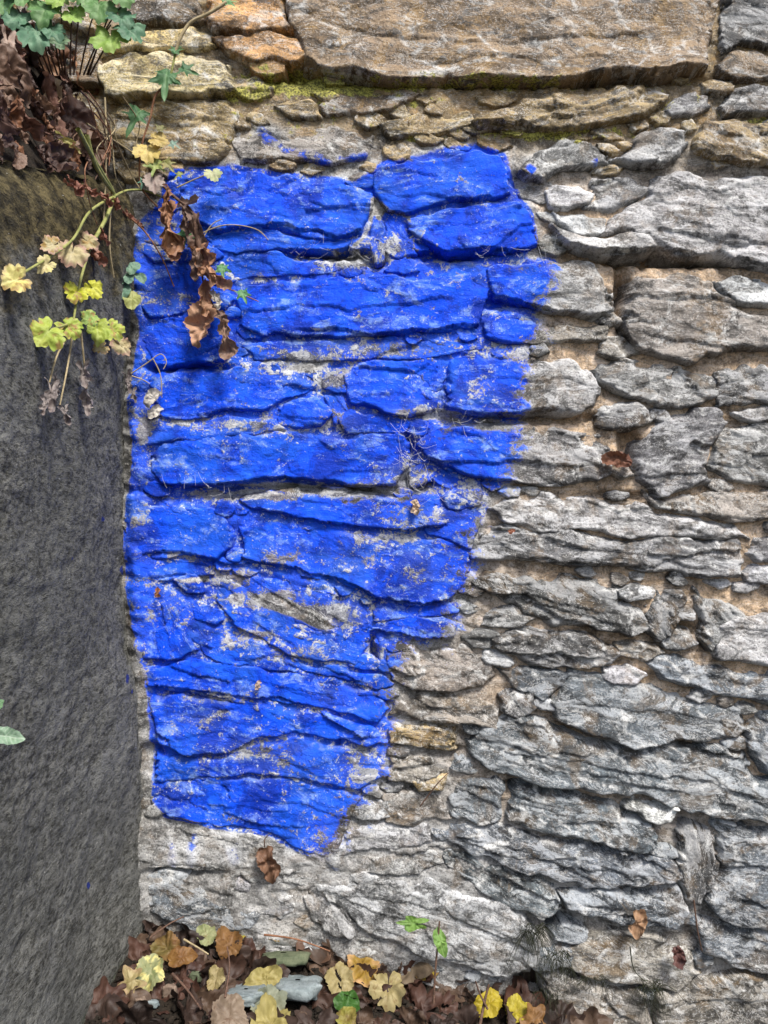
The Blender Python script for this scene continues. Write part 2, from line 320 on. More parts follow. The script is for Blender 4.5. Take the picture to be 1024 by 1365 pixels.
# code, front depth, dip in degrees (down to the right), outline
STONES = [
 ('b', 40, 2, [(378,-85),(960,-85),(955,20),(945,88),(880,97),(800,92),(770,100),(690,106),(600,103),(520,105),(470,98),(440,95),(405,85),(400,60),(385,30)]),
 ('o', 36, 8, [(275,-85),(380,-85),(386,28),(398,40),(340,42),(285,36),(272,18)]),
 ('o', 38, 8, [(283,46),(340,42),(398,44),(412,70),(400,80),(345,78),(320,75),(300,66)]),
 ('o', 34, 4, [(333,84),(345,77),(380,82),(378,94),(360,98),(340,93)]),
 ('d', 27, 20, [(962,-85),(1075,-85),(1075,56),(1020,62),(985,52),(962,70)]),
 ('b', 30, 10, [(955,80),(985,58),(1024,68),(1075,60),(1075,105),(960,98)]),
 ('y', 26, 3, [(118,62),(140,45),(180,36),(240,35),(283,42),(286,62),(240,64),(180,62),(130,72)]),
 ('y', 36, 3, [(124,74),(180,62),(240,64),(290,66),(308,77),(311,118),(290,124),(138,127),(126,98)]),
 ('b', 28, 6, [(168,-85),(270,-85),(268,25),(250,34),(190,32),(163,20)]),
 ('t', 27, 14, [(150,131),(240,127),(300,130),(312,142),(310,195),(290,214),(240,214),(170,205),(145,180),(135,150)]),
 ('b', 24, 8, [(425,140),(450,122),(500,106),(540,108),(562,122),(520,140),(470,150),(430,150)]),
 ('m', 22, 10, [(313,185),(318,172),(370,165),(440,160),(505,172),(500,190),(488,208),(440,220),(380,213),(320,220),(313,205)]),
 ('t', 32, -8, [(628,158),(660,141),(720,123),(770,108),(830,107),(880,111),(890,123),(878,140),(850,155),(800,163),(740,171),(690,165),(640,167)]),
 ('t', 26, -6, [(512,162),(560,152),(622,147),(632,160),(600,172),(550,178),(520,181)]),
 ('g', 26, -4, [(886,146),(900,128),(925,120),(945,127),(948,142),(925,151),(895,153)]),
 ('g', 28, 4, [(960,138),(985,115),(1070,112),(1070,145),(1010,150),(970,149)]),
 ('t', 38, 14, [(928,186),(945,160),(965,152),(1010,153),(1075,152),(1075,219),(1000,215),(950,205),(932,199)]),
 ('g', 34, -8, [(697,226),(700,206),(720,192),(760,181),(800,189),(810,202),(808,215),(780,220),(745,224),(720,236),(705,233)]),
 ('w', 33, -12, [(812,212),(840,192),(850,178),(885,165),(915,171),(921,188),(910,205),(880,218),(840,218)]),
 ('l', 28, 10, [(730,250),(743,238),(775,240),(790,252),(782,270),(760,276),(737,275)]),
 ('g', 25, -20, [(788,240),(860,232),(872,248),(850,264),(812,283),(780,275),(785,256)]),
 ('l', 27, 20, [(740,279),(780,278),(808,286),(800,311),(780,316),(745,296)]),
 ('l', 37, 4, [(738,293),(770,308),(800,315),(865,313),(874,325),(850,333),(800,337),(762,326),(745,313)]),
 ('l', 36, 9, [(802,308),(812,285),(850,265),(874,247),(882,228),(1075,226),(1075,374),(1010,351),(960,338),(905,340),(874,325),(862,313)]),
 ('g', 26, 4, [(236,229),(246,224),(330,226),(400,232),(470,245),(493,258),(492,288),(482,310),(448,318),(400,309),(345,302),(290,308),(255,290),(240,262)]),
 ('g', 24, 4, [(278,316),(310,306),(350,304),(400,311),(445,320),(475,312),(462,325),(430,331),(380,330),(330,334),(288,330)]),
 ('d', 30, -8, [(498,232),(510,218),(555,212),(600,200),(640,197),(665,205),(678,225),(682,255),(660,263),(600,263),(545,279),(520,275),(505,255)]),
 ('d', 27, -5, [(548,290),(590,278),(640,267),(690,262),(706,275),(718,300),(716,325),(690,330),(640,333),(600,335),(565,318),(550,305)]),
 ('g', 22, 80, [(497,300),(504,288),(512,320),(510,345),(501,350),(495,330)]),
 ('g', 20, 60, [(513,280),(535,290),(548,318),(556,338),(530,344),(515,333)]),
 ('g', 20, 8, [(280,345),(340,336),(400,346),(440,340),(470,352),(430,364),(380,366),(330,370),(290,380),(280,362)]),
 ('g', 25, 0, [(315,395),(330,377),(400,371),(480,369),(560,364),(615,352),(648,358),(652,374),(645,400),(640,432),(600,440),(520,441),(450,449),(400,447),(350,444),(320,430)]),
 ('w', 27, 2, [(652,352),(700,345),(760,345),(800,352),(816,380),(816,412),(790,424),(750,416),(700,402),(664,392),(654,375)]),
 ('g', 21, 0, [(180,352),(215,345),(260,350),(276,370),(270,408),(240,416),(200,424),(184,408)]),
 ('g', 24, 2, [(188,432),(230,424),(280,421),(310,430),(315,460),(300,483),(260,485),(215,489),(192,480)]),
 ('m', 23, 4, [(645,428),(680,418),(740,430),(808,436),(808,452),(740,456),(670,456),(648,447)]),
 ('g', 20, 0, [(322,460),(360,453),(420,456),(500,451),(560,456),(620,452),(640,464),(560,474),(480,478),(400,480),(340,476)]),
 ('w', 27, 1, [(594,502),(602,480),(660,475),(700,478),(760,474),(790,488),(801,515),(792,540),(762,552),(690,551),(620,549),(596,545)]),
 ('g', 23, 6, [(458,500),(470,482),(520,477),(585,480),(590,500),(582,545),(550,554),(505,546),(470,535)]),
 ('g', 24, -4, [(203,502),(240,492),(300,490),(365,489),(402,503),(425,513),(382,533),(350,545),(300,548),(240,557),(215,554),(200,530)]),
 ('g', 22, 10, [(374,545),(400,525),(428,534),(440,550),(428,568),(395,570),(375,562)]),
 ('g', 19, 50, [(432,528),(455,526),(461,548),(447,565),(440,548)]),
 ('g', 30, 3, [(788,490),(800,480),(840,480),(900,488),(946,490),(962,505),(955,530),(940,538),(880,540),(850,525),(815,515),(795,505)]),
 ('g', 29, -6, [(958,498),(990,485),(1075,478),(1075,540),(1000,540),(960,536)]),
 ('d', 26, 2, [(795,546),(810,538),(840,535),(865,545),(869,558),(850,570),(820,573),(798,565)]),
 ('m', 38, 5, [(838,376),(850,365),(900,364),(948,371),(966,393),(1000,408),(1075,412),(1075,468),(1000,464),(950,470),(920,484),(880,471),(850,460),(836,435)]),
 ('l', 36, 8, [(956,370),(1000,366),(1075,365),(1075,408),(1002,403),(970,389)]),
 ('g', 29, 6, [(556,590),(570,573),(620,568),(700,566),(760,570),(800,575),(818,600),(816,630),(790,642),(740,645),(690,640),(650,634),(620,632),(590,620),(570,605)]),
 ('g', 25, 3, [(200,602),(215,586),(280,580),(360,576),(450,580),(520,575),(543,590),(545,620),(530,644),(490,646),(440,640),(380,635),(330,641),(260,645),(215,645),(203,625)]),
 ('g', 20, -4, [(185,570),(240,562),(300,556),(368,558),(382,570),(330,576),(260,582),(200,592),(181,598)]),
 ('g', 19, 6, [(450,560),(470,549),(520,553),(550,562),(540,574),(500,573),(465,575)]),
 ('g', 33, -10, [(846,610),(852,590),(880,560),(920,545),(960,540),(971,560),(952,600),(944,620),(950,642),(920,652),(880,661),(852,640)]),
 ('g', 31, 6, [(948,622),(957,600),(968,565),(1000,562),(1075,562),(1075,652),(1000,646),(972,640)]),
 ('w', 28, 2, [(980,550),(1000,545),(1075,542),(1075,558),(1000,560)]),
 ('m', 28, 4, [(853,648),(880,664),(930,656),(990,652),(1075,657),(1075,690),(980,694),(920,682),(870,668)]),
 ('g', 19, -30, [(548,633),(560,618),(582,625),(575,640),(552,648)]),
 ('l', 29, 8, [(652,674),(690,660),(760,659),(830,667),(900,684),(985,699),(1002,716),(960,717),(890,713),(840,716),(770,702),(720,709),(680,697)]),
 ('g', 31, 5, [(627,731),(640,710),(680,700),(720,712),(770,705),(840,719),(890,717),(985,722),(992,745),(986,768),(930,766),(860,758),(780,752),(700,748),(650,745),(632,742)]),
 ('g', 30, 0, [(1000,738),(1010,718),(1075,712),(1075,748),(1012,748)]),
 ('l', 28, 0, [(988,762),(1004,753),(1075,752),(1075,778),(1000,774)]),
 ('g', 24, 12, [(169,680),(180,668),(230,668),(290,680),(316,700),(311,730),(292,747),(250,739),(210,744),(176,735),(168,710)]),
 ('g', 24, 8, [(318,664),(360,656),(430,652),(500,656),(560,668),(598,682),(590,698),(540,708),(480,700),(430,694),(380,681),(335,678)]),
 ('g', 25, 14, [(320,702),(340,686),(400,697),(460,703),(520,714),(580,718),(626,735),(627,768),(600,799),(560,808),(510,796),(460,775),(400,763),(350,750),(322,740)]),
 ('g', 21, 8, [(560,692),(600,685),(642,688),(634,712),(625,732),(600,717),(570,711)]),
 ('g', 20, 0, [(176,752),(230,746),(280,755),(281,764),(220,768),(180,767)]),
 ('g', 22, 24, [(286,775),(300,764),(350,768),(400,776),(450,790),(490,803),(491,860),(472,886),(430,880),(390,870),(350,850),(312,830),(288,802)]),
 ('g', 19, 20, [(250,822),(280,832),(320,852),(380,876),(440,890),(488,896),(480,905),(420,896),(350,890),(290,880),(255,850)]),
 ('g', 19, 70, [(172,787),(215,776),(245,790),(249,826),(262,866),(230,878),(192,875),(178,850),(172,815)]),
 ('g', 24, 4, [(488,836),(530,825),(590,822),(606,830),(602,848),(560,851),(520,843)]),
 ('g', 21, 6, [(500,802),(555,813),(598,806),(612,814),(580,821),(525,824),(498,826)]),
 ('g', 23, 8, [(192,890),(250,882),(310,885),(380,896),(450,906),(500,920),(517,943),(502,960),(440,945),(380,935),(310,930),(240,920),(195,915)]),
 ('g', 24, 10, [(199,925),(250,926),(320,936),(380,942),(440,951),(500,968),(515,990),(490,995),(440,986),(390,977),(340,986),(300,1005),(250,1005),(215,990),(203,960)]),
 ('g', 23, 8, [(208,1006),(250,1011),(302,1011),(342,994),(400,986),(450,996),(502,1005),(506,1035),(470,1050),(400,1035),(330,1030),(260,1040),(207,1040)]),
 ('g', 24, 12, [(204,1045),(260,1044),(330,1035),(400,1040),(465,1056),(482,1062),(465,1092),(442,1141),(390,1129),(345,1106),(280,1099),(225,1089),(206,1070)]),
 ('w', 21, 8, [(194,1100),(240,1098),(290,1106),(345,1113),(395,1136),(432,1147),(442,1165),(400,1183),(350,1178),(290,1165),(240,1155),(195,1151)]),
 ('s', 30, 14, [(192,1167),(215,1161),(250,1169),(285,1186),(302,1200),(342,1216),(334,1240),(280,1248),(220,1232),(195,1218)]),
 ('w', 24, 10, [(300,1190),(350,1186),(412,1186),(405,1214),(350,1236),(312,1226)]),
 ('w', 34, 40, [(404,1197),(420,1186),(445,1200),(467,1225),(466,1246),(440,1246),(415,1226)]),
 ('w', 40, 17, [(420,1181),(480,1165),(540,1170),(600,1180),(660,1200),(700,1225),(722,1262),(708,1303),(660,1302),(600,1283),(540,1262),(490,1242),(450,1211)]),
 ('d', 33, 14, [(630,776),(650,765),(700,770),(740,766),(800,771),(825,780),(830,797),(866,803),(862,835),(840,848),(790,836),(740,836),(700,816),(660,796)]),
 ('l', 34, 2, [(826,786),(850,777),(871,785),(868,798),(840,801),(829,795)]),
 ('d', 38, 60, [(862,836),(868,805),(880,785),(890,799),(911,825),(895,845),(878,854)]),
 ('l', 33, -8, [(885,856),(900,842),(925,845),(933,860),(905,868),(890,865)]),
 ('g', 28, 40, [(930,785),(950,800),(990,815),(1000,828),(970,838),(946,870),(936,850),(935,815)]),
 ('l', 31, 6, [(956,838),(990,822),(1075,818),(1075,886),(1000,886),(957,878),(951,860)]),
 ('d', 31, 8, [(655,852),(700,838),(760,838),(800,850),(823,870),(815,885),(770,892),(710,886),(670,871)]),
 ('m', 25, 12, [(822,856),(845,850),(875,862),(886,870),(860,878),(827,868)]),
 ('m', 23, 10, [(520,872),(560,858),(610,862),(650,876),(661,900),(645,918),(600,923),(550,918),(522,905)]),
 ('s', 25, 12, [(662,893),(720,887),(760,896),(758,914),(720,930),(684,915)]),
 ('d', 29, 50, [(669,926),(690,917),(710,925),(715,945),(690,959),(672,948)]),
 ('s', 31, 12, [(735,936),(745,906),(760,895),(800,900),(860,912),(920,931),(990,950),(1000,974),(960,990),(900,984),(845,997),(782,981),(746,960)]),
 ('l', 28, 6, [(806,892),(840,888),(861,900),(850,910),(820,912),(809,905)]),
 ('s', 29, 10, [(866,882),(890,872),(940,886),(1000,891),(1075,890),(1075,952),(1000,932),(940,920),(885,906)]),
 ('m', 23, 10, [(524,928),(560,925),(640,928),(665,945),(662,970),(600,961),(550,956),(520,950)]),
 ('t', 24, 12, [(522,965),(570,967),(610,972),(612,1000),(580,1000),(524,990)]),
 ('s', 36, 40, [(1000,966),(1020,946),(1075,938),(1075,1042),(1022,1030),(1006,1000)]),
 ('s', 37, 12, [(620,986),(650,968),(700,955),(740,966),(780,986),(840,1000),(900,991),(960,996),(1000,1006),(1012,1040),(1075,1050),(1075,1102),(1000,1096),(930,1086),(870,1066),(800,1056),(720,1046),(660,1031),(632,1011)]),
 ('s', 24, 20, [(598,1062),(620,1033),(660,1037),(673,1047),(669,1090),(640,1099),(604,1090)]),
 ('s', 32, 14, [(680,1091),(682,1056),(695,1044),(740,1049),(790,1063),(830,1073),(860,1095),(882,1110),(880,1130),(840,1135),(790,1121),(740,1116),(700,1106)]),
 ('W', 48, 4, [(836,1078),(846,1069),(870,1076),(903,1080),(898,1095),(881,1100),(862,1093),(858,1084)]),
 ('s', 34, 16, [(578,1111),(620,1101),(670,1106),(720,1121),(790,1130),(850,1141),(908,1150),(905,1170),(870,1180),(820,1186),(765,1182),(700,1160),(640,1141),(590,1126)]),
 ('s', 30, 24, [(595,1137),(640,1147),(700,1169),(742,1187),(748,1213),(720,1224),(680,1210),(630,1181),(600,1156)]),
 ('s', 32, 12, [(748,1192),(790,1190),(850,1190),(902,1182),(920,1214),(900,1239),(850,1239),(800,1230),(757,1214)]),
 ('d', 28, 80, [(905,1106),(925,1096),(955,1108),(962,1150),(950,1188),(932,1208),(913,1200),(906,1150)]),
 ('s', 38, 10, [(964,1108),(1000,1102),(1075,1106),(1075,1244),(1020,1240),(970,1226),(946,1202),(962,1160)]),
 ('s', 33, 14, [(925,1222),(970,1238),(1075,1252),(1075,1302),(990,1292),(940,1272)]),
 ('m', 30, 10, [(756,1266),(800,1243),(870,1250),(920,1268),(940,1300),(900,1320),(850,1311),(800,1310),(762,1291)]),
 ('m', 33, 12, [(722,1296),(760,1302),(800,1322),(860,1327),(872,1370),(860,1410),(740,1400),(735,1350)]),
 ('m', 36, 4, [(880,1332),(940,1312),(1000,1303),(1075,1312),(1075,1430),(885,1430)]),
 ('m', 24, 10, [(522,1008),(575,1010),(600,1030),(565,1044),(520,1038)]),
 ('t', 24, -10, [(552,1040),(575,1026),(598,1034),(590,1052),(560,1052)]),
 ('m', 22, 8, [(505,1055),(560,1056),(595,1066),(598,1090),(560,1100),(515,1092)]),
 ('w', 24, 8, [(462,1102),(520,1097),(572,1104),(575,1122),(500,1130),(452,1138)]),
 ('w', 25, 6, [(455,1146),(510,1138),(578,1134),(592,1150),(560,1164),(500,1160),(460,1164)]),
]
# ledges: (points from left to right, step in u): stone above the line stands proud, below it is undercut
LEDGES = [
 ([(345,252),(375,254),(405,259),(445,255),(470,252)], 4), ([(283,312),(320,303),(350,301),(420,306),(450,316),(485,302)], 8),
 ([(400,439),(450,436),(500,445),(560,441),(640,434)], 9), ([(325,412),(400,406),(450,413),(530,405),(600,398)], 6),
 ([(345,678),(400,690),(480,701),(540,709),(592,700)], 10), ([(180,742),(230,735),(270,740),(300,750),(350,748),(400,758),(460,772),(500,795),(560,808),(600,800),(618,782)], 10),
 ([(488,838),(530,844),(560,851),(602,853)], 9), ([(178,768),(230,768),(282,763)], 6), ([(310,880),(350,875),(400,877),(450,900),(492,913)], 6),
 ([(195,910),(260,920),(300,925),(380,931),(420,946),(455,966),(485,978)], 7), ([(205,992),(250,1006),(302,1009)], 7),
 ([(398,1030),(430,1046),(462,1070)], 5), ([(740,318),(800,337),(870,335),(940,341),(1040,356)], 14), ([(870,300),(930,310),(1000,322),(1060,330)], 6),
 ([(905,245),(960,249),(1024,241)], 4), ([(880,268),(950,275),(1040,272)], 4), ([(628,167),(690,164),(740,172),(800,164),(862,156)], 11), ([(650,135),(720,142),(790,138),(870,128)], 4),
 ([(628,748),(720,745),(800,753),(860,760),(940,768),(985,770)], 9), ([(640,790),(700,792),(740,817),(800,842),(845,850)], 10),
 ([(735,957),(780,978),(850,1000),(905,986),(960,1006),(1000,1016)], 12), ([(690,1046),(800,1060),(870,1076),(960,1096),(1040,1104)], 13),
 ([(598,1140),(660,1166),(720,1196),(760,1202)], 8), ([(740,1110),(800,1126),(860,1146),(908,1168)], 8), ([(600,975),(700,1000),(800,1022),(930,1040),(1010,1062)], 6),
 ([(650,996),(740,1020),(840,1044),(940,1060)], 5), ([(215,645),(280,647),(330,644),(380,637),(430,643),(478,651),(535,647)], 12), ([(600,552),(680,555),(760,554),(796,546)], 10),
 ([(205,490),(260,487),(302,486)], 7), ([(220,557),(300,550),(352,547)], 4), ([(570,612),(600,628),(650,640),(700,646),(790,646)], 8),
 ([(498,250),(530,262),(560,258),(600,264),(680,262)], 5), ([(552,318),(600,337),(690,332),(716,328)], 9), ([(660,394),(700,405),(760,420),(812,420)], 10),
 ([(405,80),(440,96),(520,107),(600,104),(690,108),(770,101),(860,96),(942,92)], 18), ([(420,28),(520,48),(620,58),(740,50),(880,40)], 4), ([(560,88),(640,70),(720,80),(820,72)], 4),
 ([(640,690),(720,680),(800,690),(880,700),(960,712)], 4), ([(650,728),(720,724),(800,734),(900,742),(975,745)], 5), ([(840,440),(900,455),(960,462),(1040,462)], 5),
 ([(850,395),(900,392),(960,400)], 4), ([(650,504),(700,508),(760,505),(795,512)], 4), ([(640,860),(720,862),(800,872)], 4), ([(760,935),(830,945),(900,952),(980,968)], 6),
 ([(885,890),(950,905),(1040,915)], 5), ([(690,1075),(760,1085),(840,1110)], 5), ([(600,1118),(680,1130),(760,1155),(860,1170)], 6), ([(620,1160),(680,1190),(740,1212)], 5),
 ([(450,1195),(540,1205),(620,1225),(710,1262)], 5), ([(500,1180),(580,1190),(680,1222)], 4), ([(780,1205),(840,1212),(910,1215)], 5), ([(980,1150),(1040,1160)], 5), ([(970,1195),(1040,1205)], 5),
 ([(530,885),(590,890),(650,898)], 4), ([(530,940),(600,945),(655,955)], 4), ([(215,1132),(280,1140),(350,1150)], 4), ([(300,1190),(360,1200),(410,1195)], 5),
 ([(690,790),(740,800),(800,812),(855,818)], 5), ([(140,178),(220,190),(300,186)], 4), ([(150,150),(230,160),(305,156)], 4), ([(320,190),(400,196),(480,190)], 4),
]
# deep open joints in the mortar: (x, y, radius along, radius across, depth)
GAPS = [(440,338,48,9,20),(828,398,8,44,26),(900,346,110,9,24),(820,660,60,6,8),(380,655,150,10,14),(255,492,50,6,12),(690,558,100,7,13),(498,868,6,22,16),(560,640,22,10,14),(545,595,10,20,10),
 (600,340,60,8,12),(830,515,28,18,9),(838,590,14,26,16),(908,838,18,14,16),(940,845,8,20,14),(700,110,230,8,12),(380,102,40,7,16),(500,350,14,10,10),(690,242,12,10,8),(690,1048,20,8,14),
 (240,1158,50,7,12),(450,980,4,26,8),(205,1000,14,10,10),(735,1225,28,22,22),(800,1290,60,12,8),(710,1310,26,24,22),(880,1090,40,10,14),(968,1010,24,10,10),(325,1168,10,4,6),(565,1048,28,5,10),
 (660,405,40,10,10),(745,1205,20,8,10),(600,1000,20,6,8),(860,560,10,10,8)]
PAINT = [(228,226),(300,222),(380,228),(470,242),(498,228),(510,216),(555,210),(600,198),(640,195),(672,205),(690,255),(710,290),(718,328),(700,342),(735,347),(735,372),(722,400),(712,420),(718,440),(710,462),(703,500),(700,535),(690,552),(694,575),(680,600),(672,640),(655,660),(640,690),(630,730),(626,775),(606,800),(606,830),(590,850),(548,856),(528,870),(516,900),(522,940),(516,1000),(506,1035),(482,1065),(468,1085),(456,1110),(441,1141),(410,1135),(380,1123),(350,1109),(290,1101),(222,1089),(204,1070),(206,1010),(201,960),(195,900),(186,870),(174,800),(166,720),(170,680),(176,640),(181,590),(173,540),(186,480),(189,430),(176,400),(181,350),(192,300),(215,260)]
PATCHES = [[(345,180),(352,173),(368,182),(385,194),(412,199),(430,208),(442,219),(428,221),(400,213),(376,208),(366,195),(352,192)], [(450,212),(470,205),(492,204),(488,212),(465,217)],
 [(229,1120),(233,1122),(237,1148),(231,1156),(228,1140)], [(256,1112),(261,1112),(261,1150),(255,1155)], [(306,1128),(316,1126),(322,1140),(314,1146),(308,1138)],
 [(700,225),(706,218),(715,226),(708,234)], [(792,212),(806,208),(808,215),(795,218)]]
WEAR = [(440,505,26,14,1.),(360,800,60,16,1.),(440,820,45,20,1.),(310,770,30,14,.9),(330,850,40,14,.8),(505,330,40,20,.8),(545,640,34,26,.9),(410,478,60,12,1.),(690,470,60,14,.6),(500,465,110,12,.7),
 (620,660,34,24,.6),(570,760,40,30,.5),(380,740,40,16,.6),(270,960,40,14,.5),(380,1020,50,22,.5),(440,1100,34,30,.5),(230,800,20,16,.6),(215,320,30,30,.6),(390,500,70,10,.5),(340,660,90,8,1.),(470,655,70,9,1.),
 (480,1020,30,40,.8),(500,870,14,30,.5),(185,900,12,60,.8),(230,400,34,12,.7),(560,690,60,20,.5),(455,560,26,30,.5),(340,370,40,10,.4),(480,345,50,14,.9),(560,550,60,10,.8),(200,575,14,30,.8),(250,232,14,8,.6),(450,930,40,20,.4),(280,1010,60,8,.5),(400,198,60,30,.9),(440,1125,40,26,.7),(350,1000,60,18,.6),(300,930,50,10,.5),(400,870,50,14,.7),(240,740,30,10,.6),(350,570,50,12,.6),(470,745,50,18,.55),(640,520,30,20,.5),(520,720,60,12,.6),(300,565,80,8,.7),(275,1135,60,26,.9)]

# paint distance field on a 2 u raster
PX0, PY0, PST = 120, 150, 2.0
_gx, _gy = np.meshgrid(np.arange(PX0, 800, PST), np.arange(PY0, 1200, PST))
_psd = poly_sd(_gx, _gy, PAINT)
for q in PATCHES: _psd = np.maximum(_psd, poly_sd(_gx, _gy, q))
HOLES_AND_SHADE = [[(490,262),(503,258),(522,278),(548,284),(550,300),(535,290),(515,282),(508,296),(500,292),(490,318),(478,330),(460,335),(470,322),(488,305)], [(425,335),(480,330),(492,345),(470,352),(430,348)],
 [(300,645),(360,640),(430,647),(470,653),(530,650),(535,658),(470,663),(400,660),(340,652)], [(590,556),(690,556),(690,565),(600,565)], [(225,770),(280,766),(282,776),(240,780)], [(330,795),(360,788),(420,812),(450,838),(435,844),(400,828),(350,812)], [(372,492),(420,478),(440,494),(420,500),(400,500)], [(690,258),(708,272),(716,290),(706,286),(694,268)]]  # breaks in the paint; strip under the half-blue stone paints a ledge shadow grey
for q in HOLES_AND_SHADE: _psd = np.minimum(_psd, -poly_sd(_gx, _gy, q) + 1.5)
_psd = np.clip(_psd, -90, 90)
def paint_at(X, Y):
    fx = np.clip((X - PX0) / PST, 0, _psd.shape[1] - 1.001); fy = np.clip((Y - PY0) / PST, 0, _psd.shape[0] - 1.001)
    ix = fx.astype(int); iy = fy.astype(int); tx = fx - ix; ty = fy - iy
    a = _psd[iy, ix] * (1 - tx) + _psd[iy, ix + 1] * tx; b = _psd[iy + 1, ix] * (1 - tx) + _psd[iy + 1, ix + 1] * tx
    out = a * (1 - ty) + b * ty
    outside = (X < PX0) | (X > 798) | (Y < PY0) | (Y > 1198)
    return np.where(outside, -90.0, out)
def soft_at(X, Y):
    return np.maximum(sstep(415, 480, X) * sstep(338, 356, Y), .18 * (1 - sstep(222, 228, Y)) + .22 * sstep(1105, 1118, Y) * (1 - sstep(330, 350, X))) * 1.0 + .30 * np.exp(-((X - 448) / 34) ** 2 - ((Y - 1128) / 34) ** 2)
def wear_at(X, Y):
    w = np.zeros_like(X)
    for (x, y, rx, ry, a) in WEAR: w = np.maximum(w, a * np.exp(-((X - x) / rx) ** 2 - ((Y - y) / ry) ** 2))
    return w
MOSS = [(420,150,330,50,.31),(900,150,120,50,.27),(440,118,120,16,.95),(590,112,300,12,.72),(720,178,130,11,.72),(400,112,95,22,.95),(330,125,40,16,.9),(640,108,160,12,.75),(560,140,60,14,.45),(880,140,20,20,.5),(1005,165,24,10,.7),(760,178,120,12,.6),(300,165,20,40,.4),(560,185,60,10,.45),(250,195,60,14,.35),(345,88,22,10,.8)]
def moss_at(X, Y):
    w = np.zeros_like(X)
    for (x, y, rx, ry, a) in MOSS: w = np.maximum(w, a * np.exp(-((X - x) / rx) ** 2 - ((Y - y) / ry) ** 2))
    return w
def ledge_at(X, Y):
    h = np.zeros_like(X)
    for k, (pts, a) in enumerate(LEDGES):
        p = np.asarray(pts, float)
        m = (X > p[0, 0] - 12) & (X < p[-1, 0] + 12) & (Y > p[:, 1].min() - 60) & (Y < p[:, 1].max() + 60)
        if not m.any(): continue
        x = X[m]; y = Y[m]
        yl = np.interp(x, p[:, 0], p[:, 1]) + 6.5 * fbm(x / 34, x * 0, 50 + k, 5, .55)
        dy = yl - y                                   # > 0 above the line
        end = sstep(p[0, 0] - 12, p[0, 0] + 14, x) * (1 - sstep(p[-1, 0] - 14, p[-1, 0] + 12, x))
        up = np.exp(-np.clip(dy, 0, None) / 20) * (dy > 0)
        dn = -np.exp(np.clip(dy, None, 0) / 15) * (dy <= 0)
        if a <= 6: a = a * .55
        h[m] += a * end * (.5 * up + .6 * dn) * (1 + .5 * vn(x / 40, y / 90, 170 + k)) * .72
    return h
def strata(u, v, seed, n):
    """broken, overlapping beds: saw-tooth in v with wandering joints"""
    h = 0
    for k, (th, amp) in enumerate(((26, 1.5), (11, .7))):
        w = v / th + 1.1 * vn(u / 75, v / 60, seed + 3 + k) + .45 * vn(u / 26, v / 20, seed + 8 + k) + .18 * vn(u / 8, v / 8, seed + 60 + k)
        i = np.floor(w); f = w - i
        lay = _hash(i.astype(np.int64), np.floor(u / 140 + i * .37).astype(np.int64), seed + 20 + k)
        gate = sstep(-.35, .35, vn(u / 55 + i * 7.7, i * 3.1, seed + 40 + k))
        saw = f - .5 - (f > .9) * (f - .9) * 10 * f
        h = h + amp * n * gate * (saw * .8 + (lay - .5) * .5)
    return h

wall = empty('stone_wall', P(512, 1250, 0))
tag(wall, 'old rubble stone wall of layered grey rocks with a large patch of bright blue paint', 'wall', kind='thing')

